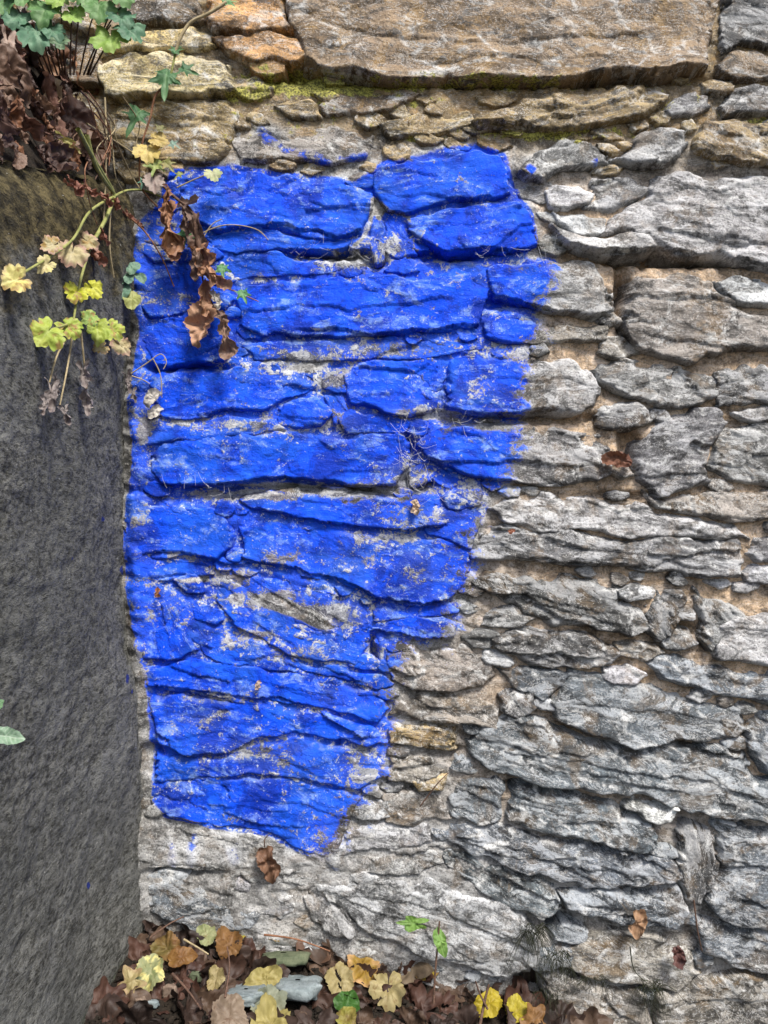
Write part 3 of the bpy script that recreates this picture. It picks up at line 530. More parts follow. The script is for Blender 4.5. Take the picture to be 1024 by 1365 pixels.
def build_stone(i, code, hf, dip, pts, g=2.0, filler=False):
    p = np.asarray(pts, float); hf = 21 + (hf - 21) * .5
    x0, y0 = p.min(0) - 14; x1, y1 = p.max(0) + 14
    X, Y = np.meshgrid(np.arange(x0, x1 + g, g), np.arange(y0, y1 + g, g))
    seed = 1000 + i * 57
    wx = 6.5 * fbm(X / 38, Y / 38, seed, 5, .55); wy = 5.5 * fbm(X / 38, Y / 34, seed + 5, 5, .55)
    sd = poly_sd(X + wx, Y + wy, pts) + (3.5 if filler else 5.0)
    gy, gx = np.gradient(sd, g)
    size = sd.max()
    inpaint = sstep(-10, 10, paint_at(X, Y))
    rnd = np.where(gy > 0, 1.25, .55)                                   # the upper edge rounder than the lower
    r = np.clip(size * .42, 4, 14) * rnd * np.clip(1 + 1.5 * fbm(X / 26, Y / 26, seed + 15, 2), .3, 2.0) * (1 - .45 * inpaint)
    base = -14.0
    t = np.clip(sd / r, 0, 1)
    prof = np.sqrt(np.clip(1 - (1 - t) ** 2, 0, 1))
    a = math.radians(dip)
    u = X * math.cos(a) + Y * math.sin(a); v = -X * math.sin(a) + Y * math.cos(a)
    vr = random.Random(seed + 3).uniform(.45, 1.25)
    rough = .25 if code == 'y' else .42 if code in 'bo' else vr
    if code == 'y': r = r * .45
    amt = (.66 - .28 * inpaint) * rough * np.clip(size / 18, .35, 1.15)
    fl, seam = flakes(u, v, seed + 300)
    cyc, hh = p[:, 1].mean(), (y1 - y0) / 2
    face = (Y - cyc) / hh * 2.6 * np.clip(size / 18, .3, 1.4) + strata(u, v, seed, amt) + fl * amt
    face = face + 4.5 * fbm(X / 60, Y / 42, seed + 9, 3) * np.clip(size / 20, .3, 1.2) + 1.1 * fbm(X / 9, Y / 7, seed + 12, 4, .65) * amt
    h = base + (hf - base) * prof + (face + ledge_at(X, Y)) * np.clip(sd / 5, 0, 1)
    h = np.where(sd < 0, base + sd * 2.0, h)
    k = (D - hf) / D
    V = np.stack([(X - CX) * k * S, -h * S, ZC + (CY - Y) * k * S], -1).reshape(-1, 3)
    keep = sd > -5
    cm = keep[:-1, :-1] & keep[1:, :-1] & keep[:-1, 1:] & keep[1:, 1:]
    F = grid_faces(X.shape[1], X.shape[0], cm)
    rs = random.Random(seed)
    base_c = np.array(TINT[code]) * rs.uniform(.86, 1.16) * np.array([1 + rs.uniform(-.03, .04), 1, 1 + rs.uniform(-.04, .04)])
    warm = {'b': .7, 'o': .85, 'y': .3, 't': .5, 'm': .42, 'w': .3, 'W': 0}.get(code, .34)
    n = X.size
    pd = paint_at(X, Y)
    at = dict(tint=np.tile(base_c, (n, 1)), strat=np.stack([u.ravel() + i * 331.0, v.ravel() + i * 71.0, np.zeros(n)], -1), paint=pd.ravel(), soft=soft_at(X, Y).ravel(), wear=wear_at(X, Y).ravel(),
              moss=(moss_at(X, Y) * .75).ravel(), warm=np.full(n, warm), seam=seam.ravel())
    V, F, at = compact(V, F, at)
    return mesh_np('stone', V, F, M_STONE, wall, None, at, smooth=False)

for i, (c, hf, dip, pts) in enumerate(STONES): build_stone(i, c, hf, dip, pts)

# small packing stones wedged into the wide joints
def packing():
    g = 4.0
    X, Y = np.meshgrid(np.arange(150, 1080, g), np.arange(100, 1340, g))
    best = np.full(X.shape, -999.0)
    for (c, hf, dip, pts) in STONES:
        p = np.asarray(pts, float); m = (X > p[:, 0].min() - 60) & (X < p[:, 0].max() + 60) & (Y > p[:, 1].min() - 60) & (Y < p[:, 1].max() + 60)
        if m.any(): best[m] = np.maximum(best[m], poly_sd(X[m], Y[m], pts))
    free = -best
    rp = random.Random(17); n = 0; order = [(iy, ix) for iy in range(X.shape[0]) for ix in range(X.shape[1]) if free[iy, ix] > 6.5]
    rp.shuffle(order); done = []
    for iy, ix in order:
        x, y, f = X[iy, ix], Y[iy, ix], min(free[iy, ix], 17)
        if x < 200 and y > 225: continue
        if rp.random() < (.85 if x > 640 and y > 200 else .5): continue
        if any((x - a) ** 2 / 3.2 + (y - b) ** 2 < (f + r_) ** 2 * .8 for a, b, r_ in done): continue
        if any(((x - a) / (b2 + 8)) ** 2 + ((y - b) / (c2 + 8)) ** 2 < 1 and dp > 9 for a, b, b2, c2, dp in GAPS): continue
        rx = f * rp.uniform(1.2, 2.3); ry = f * rp.uniform(.75, 1.05); tilt = rp.uniform(-.1, .35); k = rp.randint(5, 7); ph = rp.uniform(0, 6)
        pts = []
        for j in range(k):
            a = ph + 2 * math.pi * j / k + rp.uniform(-.3, .3); qx, qy = rx * math.cos(a), ry * math.sin(a)
            pts.append((x + qx * math.cos(tilt) - qy * math.sin(tilt), y + qx * math.sin(tilt) + qy * math.cos(tilt)))
        code = 't' if y < 230 else ('s' if y > 960 and x > 560 else rp.choice('gmdwl'))
        build_stone(300 + n, code, rp.uniform(18, 24), rp.uniform(-8, 20), pts); n += 1; done.append((x, y, f))
        if n > 150: break
packing()

# the same masonry goes on past the picture's edges
rf = random.Random(3)
def filler(xa, xb, ya, yb, codes):
    y = ya; n = 0
    while y < yb - 20:
        hrow = min(rf.uniform(48, 88), yb - y)
        x = xa + rf.uniform(-20, 10)
        while x < xb:
            w = rf.uniform(90, 230); x2 = min(x + w, xb + 30)
            if x2 - x > 35:
                top = [(x + 5 + (x2 - x - 10) * t, y + 4 + rf.uniform(-3, 7)) for t in (0.02, .3, .65, .97)]
                bot = [(x + 5 + (x2 - x - 10) * t, y + hrow - 4 + rf.uniform(-7, 4)) for t in (.98, .6, .3, 0.0)]
                build_stone(500 + n + int(xa) + int(ya), rf.choice(codes), rf.uniform(26, 40), rf.uniform(-4, 12), top + bot, g=4.5, filler=True); n += 1
            x = x2
        y += hrow
filler(1085, 1480, -90, 1440, 'gslmg')
filler(-420, 1480, -360, -98, 'bbtmo')
filler(-420, 108, -85, 240, 'bbt')

# mortar: one sheet of pointing behind and between the stones
def build_mortar():
    g = 3.0
    X, Y = np.meshgrid(np.arange(-430, 1500, g), np.arange(-380, 1470, g))
    n1 = fbm(X / 40, Y / 30, 4001, 5, .6); n2 = fbm(X / 9, Y / 8, 4002, 4, .6)
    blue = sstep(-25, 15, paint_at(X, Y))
    fl, seam = flakes(X * .98 + Y * .17, -X * .17 + Y * .98, 7007)
    lev = 14.5 + 3.5 * blue + 5 * n1 + 2.4 * n2 + .5 * fl
    up = (1 - sstep(150, 260, Y))
    lev = lev + up * (2 - 2 * n1)
    lev = lev + 10 * np.exp(-((X - 186) / 14) ** 2) * sstep(230, 300, Y) * (1 + .6 * n1)            # fillet in the corner
    lev = lev + 8 * sstep(1080, 1160, Y) * (1 - sstep(640, 760, X)) - 4 * sstep(600, 700, X) * sstep(880, 960, Y)
    for (x, y, rx, ry, d) in GAPS:
        lev = lev - 1.5 * d * np.exp(-(((X + 4 * n1 - x) / rx) ** 2 + ((Y + 4 * n2 - y) / ry) ** 2) ** 1.5)
    lev = lev + ledge_at(X, Y) * .45
    V = np.stack([(X - CX) * (D - 12) / D * S, -lev * S, ZC + (CY - Y) * (D - 12) / D * S], -1).reshape(-1, 3)
    F = grid_faces(X.shape[1], X.shape[0])
    tan = np.array([.44, .315, .20]); grey = np.array([.24, .225, .205]); brown = np.array([.17, .118, .050]); pale = np.array([.25, .247, .24])
    wr = (sstep(560, 760, X) * sstep(200, 300, Y) * (1 - sstep(1000, 1150, Y)))[..., None]
    c = grey * (1 - wr) + tan * wr
    c = c * (1 - up[..., None]) + brown * up[..., None]
    wb = (sstep(1070, 1120, Y) * (1 - sstep(620, 760, X)))[..., None]
    c = c * (1 - wb) + pale * wb
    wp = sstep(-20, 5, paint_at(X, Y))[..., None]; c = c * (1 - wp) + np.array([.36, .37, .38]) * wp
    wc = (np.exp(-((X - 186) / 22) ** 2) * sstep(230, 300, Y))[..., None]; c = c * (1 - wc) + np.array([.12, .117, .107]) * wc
    n = X.size
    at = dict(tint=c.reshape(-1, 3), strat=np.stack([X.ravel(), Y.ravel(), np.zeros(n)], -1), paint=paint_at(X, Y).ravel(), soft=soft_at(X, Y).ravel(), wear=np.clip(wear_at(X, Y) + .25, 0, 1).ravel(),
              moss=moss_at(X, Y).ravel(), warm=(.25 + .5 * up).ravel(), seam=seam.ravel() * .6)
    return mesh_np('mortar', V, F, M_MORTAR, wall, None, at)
build_mortar()
# solid core of the wall behind its face
def box_mesh(name, lo, hi, mat, parent=None):
    (x0, y0, z0), (x1, y1, z1) = lo, hi
    V = [(x0,y0,z0),(x1,y0,z0),(x1,y1,z0),(x0,y1,z0),(x0,y0,z1),(x1,y0,z1),(x1,y1,z1),(x0,y1,z1)]
    F = [(0,3,2,1),(4,5,6,7),(0,1,5,4),(1,2,6,5),(2,3,7,6),(3,0,4,7)]
    return mesh_np(name, V, F, mat, parent, smooth=False)
box_mesh('core', (P(-430, 0).x, .035, P(0, 1468).z), (P(1495, 0).x, .40, P(0, -376).z), M_SOIL, wall)

# ------------------------------------------------------------------ the side wall on the left
SX = -330.0                                                             # its face, u right of the lens
def corner_x(pyv):
    return np.interp(pyv, [200, 260, 400, 560, 640, 780, 860, 900, 950, 1230, 1400], [182, 183, 177, 168, 165, 162, 172, 186, 189, 192, 192])
def top_z(d): return 437 - .355 * d                                       # its coping falls towards the viewer
def build_side_wall():
    root = empty('side_wall', Vector((-.55, -.35, 0.0)))
    tag(root, 'dark weathered concrete side wall with brown mossy top meeting the painted stone wall', 'wall', kind='thing')
    g = 3.2
    dd = np.arange(-10, 640, g); zz = np.arange(0, 1.0001, 1 / 330.)
    Dm, T = np.meshgrid(dd, zz)
    zt = top_z(Dm) + 5 * fbm(Dm / 60, Dm * 0, 81, 4); zb = -780.0
    Z = zb + (zt - zb) * T
    PYv = CY - Z
    Xf = (corner_x(PYv) - CX) * (D - 16) / D
    far = sstep(20, 200, Dm)
    Xf = Xf * (1 - far) + SX * far
    rel = 6 * fbm(Dm / 90, Z / 140, 82, 4) + 2.6 * fbm((Dm - .6 * Z) / 42, Z / 20, 83, 5, .66) + 1.3 * fbm((Dm - .5 * Z) / 14, Z / 7, 84, 3, .6)
    edge = sstep(.955, 1, T)
    Xf = Xf + rel * (1 - .3 * edge) - 16 * edge ** 2 * (1 + .6 * fbm(Dm / 30, Z / 20, 85, 3))
    V = np.stack([Xf * S, -Dm * S, ZC + Z * S], -1).reshape(-1, 3)
    F = grid_faces(len(dd), len(zz))[:, ::-1]
    n1 = fbm(Dm / 60, Z / 60, 86, 4)
    below = zt - Z
    moss = np.clip(1.15 - below / 190 + .3 * n1, 0, 1)
    green = np.clip(1 - (Z + 560 + .1 * Dm) / 60, 0, 1) * .8
    pt = np.zeros_like(Z)
    for (px, py, rx, ry) in ((137, 692, 3, 5), (170, 905, 3, 8), (176, 922, 2, 5), (97, 745, 2, 3), (164, 760, 5, 8), (176, 850, 4, 18), (118, 1180, 3, 6)):
        k = (D - Dm) / D
        ax = CX + Xf / k; ay = CY - Z / k
        pt = np.maximum(pt, np.exp(-((ax - px) / rx) ** 2 - ((ay - py) / ry) ** 2))
    mesh_np('face', V, F, M_SLAB, root, None, dict(moss=moss.ravel(), green=green.ravel(), paint=pt.ravel()))
    # coping and back
    xs = np.linspace(0, 1, 60); d2 = np.arange(-10, 640, 8)
    A, B = np.meshgrid(xs, d2)
    Xt = (SX - 14) * (1 - A) + (-760) * A
    Zt = top_z(B) - 3 + 4 * fbm(A * 9, B / 50, 88, 4)
    V = np.stack([Xt * S, -B * S, ZC + Zt * S], -1).reshape(-1, 3)
    n = A.size
    mesh_np('coping', V, grid_faces(60, len(d2)), M_SLAB, root, None, dict(moss=np.ones(n), green=np.zeros(n), paint=np.zeros(n)))
    e0, e1 = 640 - g, 640 - g
    V = [((SX) * S, -e0 * S, ZC - 780 * S), (-760 * S, -e0 * S, ZC - 780 * S), (-760 * S, -e0 * S, ZC + (top_z(e0) - 6) * S), (SX * S - .01, -e0 * S, ZC + (top_z(e0) - 6) * S)]
    z4 = np.zeros(4)
    mesh_np('end', V, [(0, 1, 2, 3)], M_SLAB, root, None, dict(moss=z4, green=z4, paint=z4))
    return root
side = build_side_wall()

# ------------------------------------------------------------------ ground
def ground_z(x, d):
    """height of the soil in u, relative to the lens"""
    x = np.asarray(x, float); d = np.asarray(d, float)
    s = np.clip(x + 320, 0, 620)
    return -546 - .205 * s + 10 * np.exp(-np.clip(d, 0, None) / 60) - .085 * d
def build_ground():
    xs = np.concatenate([np.arange(-330, 520, 5), np.geomspace(520, 60000, 30)]); xs = np.concatenate([-np.geomspace(60000, 345, 30), xs])
    ds = np.concatenate([np.arange(-30, 360, 5), np.geomspace(360, 60000, 40)])
    Xg, Dg = np.meshgrid(xs, ds)
    Zg = ground_z(Xg, np.minimum(Dg, 900)) + 4 * fbm(Xg / 30, Dg / 30, 301, 4) + 2.5 * fbm(Xg / 8, Dg / 8, 302, 3)
    V = np.stack([Xg * S, -Dg * S, ZC + Zg * S], -1).reshape(-1, 3)
    o = mesh_np('ground', V, grid_faces(len(xs), len(ds))[:, ::-1], M_SOIL)
    tag(o, 'dark damp humus soil at the foot of the walls', 'ground', kind='structure')
build_ground()
def ground_hit(px, py, lift=0):
    lo, hi = 0.0, 700.0
    f = lambda d: (CY - py) * (D - d) / D - float(ground_z((px - CX) * (D - d) / D, d)) - lift
    if f(lo) > 0 and f(hi) > 0: return 0.0
    for _ in range(40):
        m = (lo + hi) / 2
        if f(m) < 0: lo = m
        else: hi = m
    return (lo + hi) / 2

# ------------------------------------------------------------------ leaves
def outline(kind, th, rs):
    """radius of a leaf of length about 1 seen from its middle; th = 0 points to the tip"""
    c = np.cos(th)
    if kind == 'ovate':
        r = .5 / np.sqrt((c / 1.0) ** 2 + (np.sin(th) / .72) ** 2) * (1 + .10 * np.exp(-(th / .28) ** 2)) * (1 - .12 * np.exp(-((np.abs(th) - math.pi) / .3) ** 2))
        r = r * (1 + .035 * np.abs(((th * 17 / math.pi) % 1) - .5) * 2)
    elif kind == 'ivy':
        lob = np.zeros_like(th)
        for a, w, h in ((0, .34, .62), (1.02, .30, .48), (-1.02, .30, .48), (2.05, .34, .36), (-2.05, .34, .36)):
            lob = np.maximum(lob, h * np.exp(-np.abs((th - a) / w) ** 1.6))
        r = np.maximum(lob, .235 + .02 * c)
    elif kind == 'scallop':
        r = .36 + .10 * np.sqrt(np.abs(np.cos(th * 2.5))) + .028 * np.cos(th * 15) - .26 * np.exp(-((np.abs(th) - math.pi) / .2) ** 2) + .03 * c
    elif kind == 'lobed':
        r = .33 + .17 * np.abs(np.cos(th * 2.5)) ** 1.7 + .012 * np.cos(th * 19) - .22 * np.exp(-((np.abs(th) - math.pi) / .2) ** 2) + .06 * np.exp(-(th / .3) ** 2)
    elif kind == 'heart':
        r = .46 + .10 * np.exp(-(th / .25) ** 2) + .018 * np.cos(th * 26) - .07 * np.exp(-((np.abs(th) - math.pi) / .25) ** 2) - .06 * np.abs(np.sin(th)) ** 2 + .02 * np.cos(2 * th + .8)
    else:
        r = .44 + 0 * th
    ph = rs.uniform(0, 6)
    return r * (1 + .06 * np.cos(2 * th + ph) + .05 * np.cos(3 * th + 2 * ph) + .03 * np.cos(7 * th + 3 * ph) + .025 * np.cos(11 * th + ph))
def leaf_mesh(name, kind, size, c0, c1, vein, seed, fold=.15, curl=.3, roll=0.0, crumple=.05, edge=None, hole=0.0, parent=None, M4=None, spots=None, asp=1.0):
    rs = random.Random(seed)
    nt, nr = 60, 7
    th = np.linspace(-math.pi, math.pi, nt, endpoint=False); rr = np.linspace(0, 1, nr + 1)[1:] ** .9
    TH, RR = np.meshgrid(th, rr); O = outline(kind, TH, rs)
    x = np.concatenate([[0], (np.sin(TH) * O * RR).ravel()]) * asp; y = np.concatenate([[0], (np.cos(TH) * O * RR).ravel()])
    rad = np.concatenate([[0], RR.ravel()]); ang = np.concatenate([[0], TH.ravel()])
    # veins
    if kind in ('ovate', 'heart'):
        yy = y + .5
        side = np.abs(((yy - np.abs(x) * .75) * 6.5) % 1 - .5)
        vv = np.maximum(np.exp(-(x / .022) ** 2), .8 * np.exp(-((.5 - side) / .14) ** 2) * (np.abs(x) > .02))
    else:
        bx, by = x, y + .34
        a2 = np.arctan2(bx, by); vv = np.exp(-(np.sin(a2 * 3.2) / .22) ** 2) * .9
    z = fold * np.abs(x) - curl * y * y * 1.2 + crumple * fbm(x * 3 + seed % 97, y * 3, seed, 3) * 1.4 + crumple * .6 * fbm(x * 8, y * 8, seed + 1, 2) - .018 * vv + (.25 if roll else .8) * crumple * rad ** 3 * np.sin(ang * 4 + seed)
    X, Y, Zv = x.copy(), y.copy(), z
    if roll:                                                    # dead leaves roll in from their sides
        Rr = .5 / roll; a = x / Rr
        X = np.sin(a) * (Rr - z); Zv = Rr - np.cos(a) * (Rr - z)
        b = y * roll * .55; Y = np.sin(b) / (roll * .55 + 1e-6); Zv = Zv + (1 - np.cos(b)) * .5
    n = fbm(x * 2.6 + 3, y * 2.6 + seed % 53, seed + 7, 4)
    f = np.clip(.5 + n * 1.1, 0, 1)[:, None]
    C = np.array(c0) * (1 - f) + np.array(c1) * f
    C = C * (1 - .6 * vv[:, None]) + np.array(vein) * .6 * vv[:, None]
    if edge is not None:
        e = np.clip(sstep(.62, 1, rad + .35 * fbm(x * 5, y * 5, seed + 9, 3)), 0, 1)[:, None]; C = C * (1 - e) + np.array(edge) * e
    if spots is not None:
        e = sstep(.12, .3, fbm(x * 7, y * 7, seed + 19, 3) - .1 + vv * .25)[:, None]; C = C * (1 - e) + np.array(spots) * e
    F3 = [(0, 1 + (j + 1) % nt, 1 + j) for j in range(nt)]
    tri = []
    for i in range(nr - 1):
        a = 1 + i * nt; b = a + nt
        for j in range(nt):
            k = (j + 1) % nt
            tri.append((a + j, a + k, b + k)); tri.append((a + j, b + k, b + j))
    F = np.array(F3 + tri)
    if hole:                                                     # torn or eaten places
        cc = np.stack([x[F].mean(1), y[F].mean(1)], -1); hn = fbm(cc[:, 0] * 5 + 1, cc[:, 1] * 5, seed + 33, 2)
        F = F[hn < .62 - hole]
    V = np.stack([X, Y, Zv], -1) * size * S * (1.0 if M4 is None else (1 + M4.translation.y / (D * S)))
    if M4 is not None:
        V = V @ np.array(M4.to_3x3()).T + np.array(M4.translation)
    V, F, at = compact(V, F, dict(col=np.clip(C, 0, 1)))
    o = mesh_np(name, V, F[:, ::-1], M_LEAF, parent, None if M4 is None else list(M4.translation), at)
    return o
def frame(pos, normal, tip):
    n = Vector(normal).normalized(); t = Vector(tip); t = (t - n * t.dot(n)).normalized(); x = t.cross(n)
    M = Matrix((x, t, n)).transposed().to_4x4(); M.translation = pos
    return M
BR = [((.034, .019, .014), (.078, .041, .028)), ((.030, .019, .015), (.062, .039, .030)), ((.075, .047, .032), (.125, .08, .053)), ((.016, .011, .009), (.042, .027, .022)), ((.050, .023, .016), (.092, .046, .032))]

rl = random.Random(11)
def ground_leaf(px, py, size, kind, c0, c1, vein, label, group=None, tipdeg=0, tilt=.25, lift=3, **kw):
    d = ground_hit(px, py, lift); p = P(px, py, d)
    az = R(tipdeg); tip = (math.sin(az), -.15 + math.cos(az) * 1.0, 0)
    nrm = (rl.uniform(-tilt, tilt) * .8, -.75 + rl.uniform(-tilt, tilt), 1)
    o = leaf_mesh('fallen_leaf', kind, size, c0, c1, vein, rl.randrange(9999), M4=frame(p, nrm, tip), **kw)
    return tag(o, label, 'leaf', group)
# brown litter
CN = ['chestnut brown', 'dull brown', 'light tan', 'dark umber', 'reddish brown']
SN = dict(lobed='lobed', heart='broad', ovate='oval', scallop='scalloped')
def state(roll): return 'flat' if roll == 0 else ('loosely curled' if roll < 1.3 else 'tightly rolled')
def near(px, py, marks):
    return min(marks, key=lambda m: (m[0] - px) ** 2 + (m[1] - py) ** 2)[2]
LM = [(200, 1250, 'in the corner where both walls meet'), (200, 1300, 'around the round pale green leaf'), (305, 1250, 'around the folded tan orange leaf'), (230, 1345, 'around the round brown pebble'), (310, 1345, 'around the broad dull tan leaf'), (397, 1318, 'around the flat pale blue grey stone'),
      (378, 1270, 'around the flat greenish slate stone'), (440, 1255, 'below the pale wedge stone'), (484, 1290, 'around the golden amber leaf'), (464, 1345, 'around the fresh dark green leaf'), (560, 1290, 'beneath the overhanging pale rock'), (590, 1335, 'around the foot of the green sprig'), (645, 1340, 'around the dry upright twig'), (710, 1350, 'around the vivid yellow rounded leaf')]
BROWN_LABEL = 'crumpled brown dead leaf among the litter on the dark soil'
spots = []
for i in range(86):
    for _ in range(30):
        px = rl.uniform(120, 800); top = np.interp(px, [120, 190, 260, 330, 400, 470, 560, 640, 700, 800], [1330, 1222, 1226, 1240, 1235, 1250, 1270, 1290, 1315, 1368])
        left = np.interp(1225 if True else 0, [0, 1], [0, 1])
        py = rl.uniform(top - 2, 1400)
        if px < 192 - (py - 1225) * .5 + 6: continue
        if all((px - a) ** 2 + (py - b) ** 2 > 20 ** 2 for a, b in spots): spots.append((px, py)); break
for i, (px, py) in enumerate(spots):
    ci = rl.randrange(len(BR)); c0, c1 = BR[ci]; kd = rl.choice(['lobed', 'heart', 'ovate', 'lobed', 'scallop']); ro = rl.choice([0, 0, .7, 1.1, 1.8])
    ground_leaf(px, py, rl.uniform(46, 84), kd, c0, c1, tuple(x * .55 for x in c0), '%s %s dead leaf, %s, %s' % (CN[ci], SN[kd], state(ro), near(px, py, LM)), 'brown dead leaves littering the soil',
                tipdeg=rl.uniform(0, 360), tilt=.4, lift=rl.uniform(0, 4), roll=ro, crumple=rl.uniform(.08, .18), fold=rl.uniform(-.2, .4), curl=rl.uniform(-.4, .6), hole=rl.choice([0, 0, .12]))
YL = ((.42, .35, .11), (.54, .46, .17), (.34, .27, .08)); 
PG = ((.28, .33, .14), (.42, .44, .22), (.48, .46, .24)); CR = ((.42, .34, .14), (.54, .45, .22), (.32, .24, .10))
GD = ((.34, .20, .025), (.46, .30, .04), (.24, .13, .02)); OR = ((.24, .12, .04), (.34, .18, .065), (.17, .08, .025)); YB = ((.50, .38, .02), (.60, .48, .04), (.36, .26, .02))
for (px, py, sz, kind, C, tipd, lab, kw) in [
    (200, 1296, 58, 'heart', PG, 200, 'round pale green leaf with yellow net veins against the concrete wall foot', dict(spots=(.62, .56, .22))),
    (176, 1308, 46, 'lobed', CR, 250, 'tattered cream brown leaf under the round pale green leaf', dict(crumple=.12, edge=(.34, .24, .13))),
    (275, 1246, 38, 'ovate', PG, 150, 'small pale green oval leaf on the brown litter close to the wall', {}),
    (321, 1238, 40, 'heart', ((.50, .46, .05), (.36, .42, .05), (.55, .48, .08)), 60, 'bright yellow green leaf with brown rim under the grey wall foot', dict(edge=(.20, .11, .04))),
    (346, 1234, 40, 'ovate', PG, 20, 'pale sage leaf standing beside the yellow green leaf', {}),
    (305, 1258, 50, 'heart', OR, 180, 'folded tan orange leaf on the litter beside the yellow green leaf', dict(fold=.6)),
    (241, 1276, 40, 'ovate', ((.26, .12, .035), (.36, .19, .05), (.18, .08, .02)), 60, 'glossy amber brown oval leaf in the litter corner', dict(crumple=.08)),
    (288, 1304, 36, 'heart', CR, 190, 'small cream yellow leaf lying flat on the dark soil', {}),
    (355, 1306, 54, 'ovate', YL, 265, 'pale yellow crinkled leaf lying across the flat grey stone', dict(crumple=.12)),
    (358, 1340, 62, 'heart', ((.33, .36, .26), (.42, .43, .30), (.26, .27, .18)), 200, 'dull grey green leaf overlapping the flat grey stone', {}),
    (306, 1356, 72, 'heart', ((.32, .24, .17), (.40, .31, .22), (.22, .15, .10)), 170, 'broad dull tan leaf with dark midrib lying on the soil', {}),
    (362, 1362, 76, 'heart', YL, 210, 'large ruffled pale yellow leaf on the litter', dict(crumple=.14)),
    (452, 1306, 52, 'heart', CR, 150, 'cream yellow leaf with torn hole beside the flat grey stone', dict(hole=.05)),
    (484, 1286, 64, 'heart', GD, 165, 'golden amber leaf with curled pale rim in the litter', dict(edge=(.55, .34, .16), curl=-.3)),
    (517, 1316, 60, 'scallop', CR, 190, 'pale yellow fan shaped leaf beside the golden amber leaf', dict(curl=.7, crumple=.09)),
    (464, 1336, 42, 'ovate', ((.045, .13, .02), (.07, .20, .03), (.10, .22, .05)), 280, 'fresh dark green leaf lying in the brown litter', {}),
    (462, 1356, 40, 'heart', ((.36, .34, .06), (.28, .20, .06), (.3, .25, .05)), 180, 'small mottled yellow leaf under the fresh green leaf', {}),
    (568, 1292, 46, 'ovate', YB, 290, 'bright yellow leaf tucked beneath the overhanging pale rock', dict(edge=(.25, .15, .06))),
    (652, 1338, 48, 'heart', YB, 240, 'vivid yellow broad leaf beside the dry upright twigs', dict(crumple=.13)),
    (690, 1345, 46, 'heart', ((.50, .42, .03), (.60, .50, .05), (.40, .30, .03)), 60, 'vivid yellow rounded leaf beside the brown edged leaf at the rock base', dict(crumple=.1)),
    (712, 1360, 46, 'lobed', OR, 30, 'orange brown leaf under the vivid yellow rounded leaf', dict(crumple=.14)),
    (222, 1262, 50, 'heart', ((.22, .17, .05), (.30, .16, .06), (.15, .09, .03)), 330, 'olive and brown mottled leaf above the amber oval leaf', dict(crumple=.12)),
    (366, 1244, 40, 'ovate', GD, 90, 'dark gold leaf in the shadow under the wall', {}),
    (548, 1284, 76, 'lobed', ((.22, .16, .11), (.30, .23, .15), (.16, .11, .07)), 280, 'large tan brown leaf beneath the overhanging pale rock', dict(crumple=.1)),
    (428, 1252, 78, 'lobed', ((.16, .09, .06), (.24, .14, .09), (.10, .055, .035)), 320, 'large wrinkled russet brown leaf leaning against the pale wedge stone', dict(crumple=.14)),
]:
    kw = dict(dict(fold=rl.uniform(.05, .35), curl=rl.uniform(-.2, .5), crumple=.1), **kw)
    C = tuple(tuple(v * .66 for v in q) for q in C)
    ground_leaf(px, py, sz * .88, kind, *C, lab, None, tipdeg=tipd, tilt=.3, lift=21, **kw)

# stones, pebbles and crumbs on the soil
def rock(name, px, py, w, hgt, dep, mat, label, seed, cat='stone', lift=8, group=None, ang=0):
    d = ground_hit(px, py, lift); p = P(px, py, d)
    nu, nv = 28, 16
    U, Vv = np.meshgrid(np.linspace(0, 2 * math.pi, nu, endpoint=False), np.linspace(0.02, math.pi - .02, nv))
    n = np.stack([np.cos(U) * np.sin(Vv), np.sin(U) * np.sin(Vv), np.cos(Vv)], -1)
    q = np.sign(n) * np.abs(n) ** .55
    rad = 1 + .34 * fbm(n[..., 0] * 1.7 + n[..., 2], n[..., 1] * 1.7 + seed, seed, 3) + .12 * fbm(n[..., 0] * 5, n[..., 1] * 5 + n[..., 2] * 4, seed + 2, 3)
    q = q * rad[..., None] * np.array([w / 2, dep / 2, hgt / 2])
    ca, sa = math.cos(ang), math.sin(ang)
    q = np.stack([q[..., 0] * ca - q[..., 1] * sa, q[..., 0] * sa + q[..., 1] * ca, q[..., 2] - .35 * q[..., 1]], -1)
    V = q.reshape(-1, 3) * S + np.array(p)
    idx = np.arange(nu * nv).reshape(nv, nu)
    a = idx[:-1]; b = idx[1:]
    F = np.stack([a, b, np.roll(b, -1, 1), np.roll(a, -1, 1)], -1).reshape(-1, 4)
    o = mesh_np(name, V, F, mat, None, list(p))
    return tag(o, label, cat, group)
rock('flat_stone', 397, 1318, 62, 26, 62, M_ROCK, 'flat pale blue grey stone lying among the fallen leaves', 5, lift=14)
rock('flat_stone', 328, 1326, 44, 16, 60, M_ROCK, 'pale blue grey stone half covered by the dull tan leaf', 9, lift=12)
rock('flat_stone', 378, 1278, 56, 14, 40, M_ROCKG, 'flat greenish slate stone behind the pale blue grey stone', 12, lift=14)
rock('pebble', 227, 1321, 15, 14, 14, M_PEB, 'round brown pebble on bare soil by the concrete wall', 15, 'pebble')
rock('pebble', 189, 1336, 14, 12, 16, M_PEB, 'chestnut brown pebble beneath the tattered cream brown leaf', 17, 'pebble')
rock('pebble', 204, 1338, 14, 8, 10, M_ROCK, 'small pale grey chip on bare soil beside the chestnut pebble', 19, 'pebble')
rock('pebble', 260, 1303, 14, 12, 12, M_ROCKG, 'small grey pebble beside the small cream yellow leaf', 21, 'pebble')
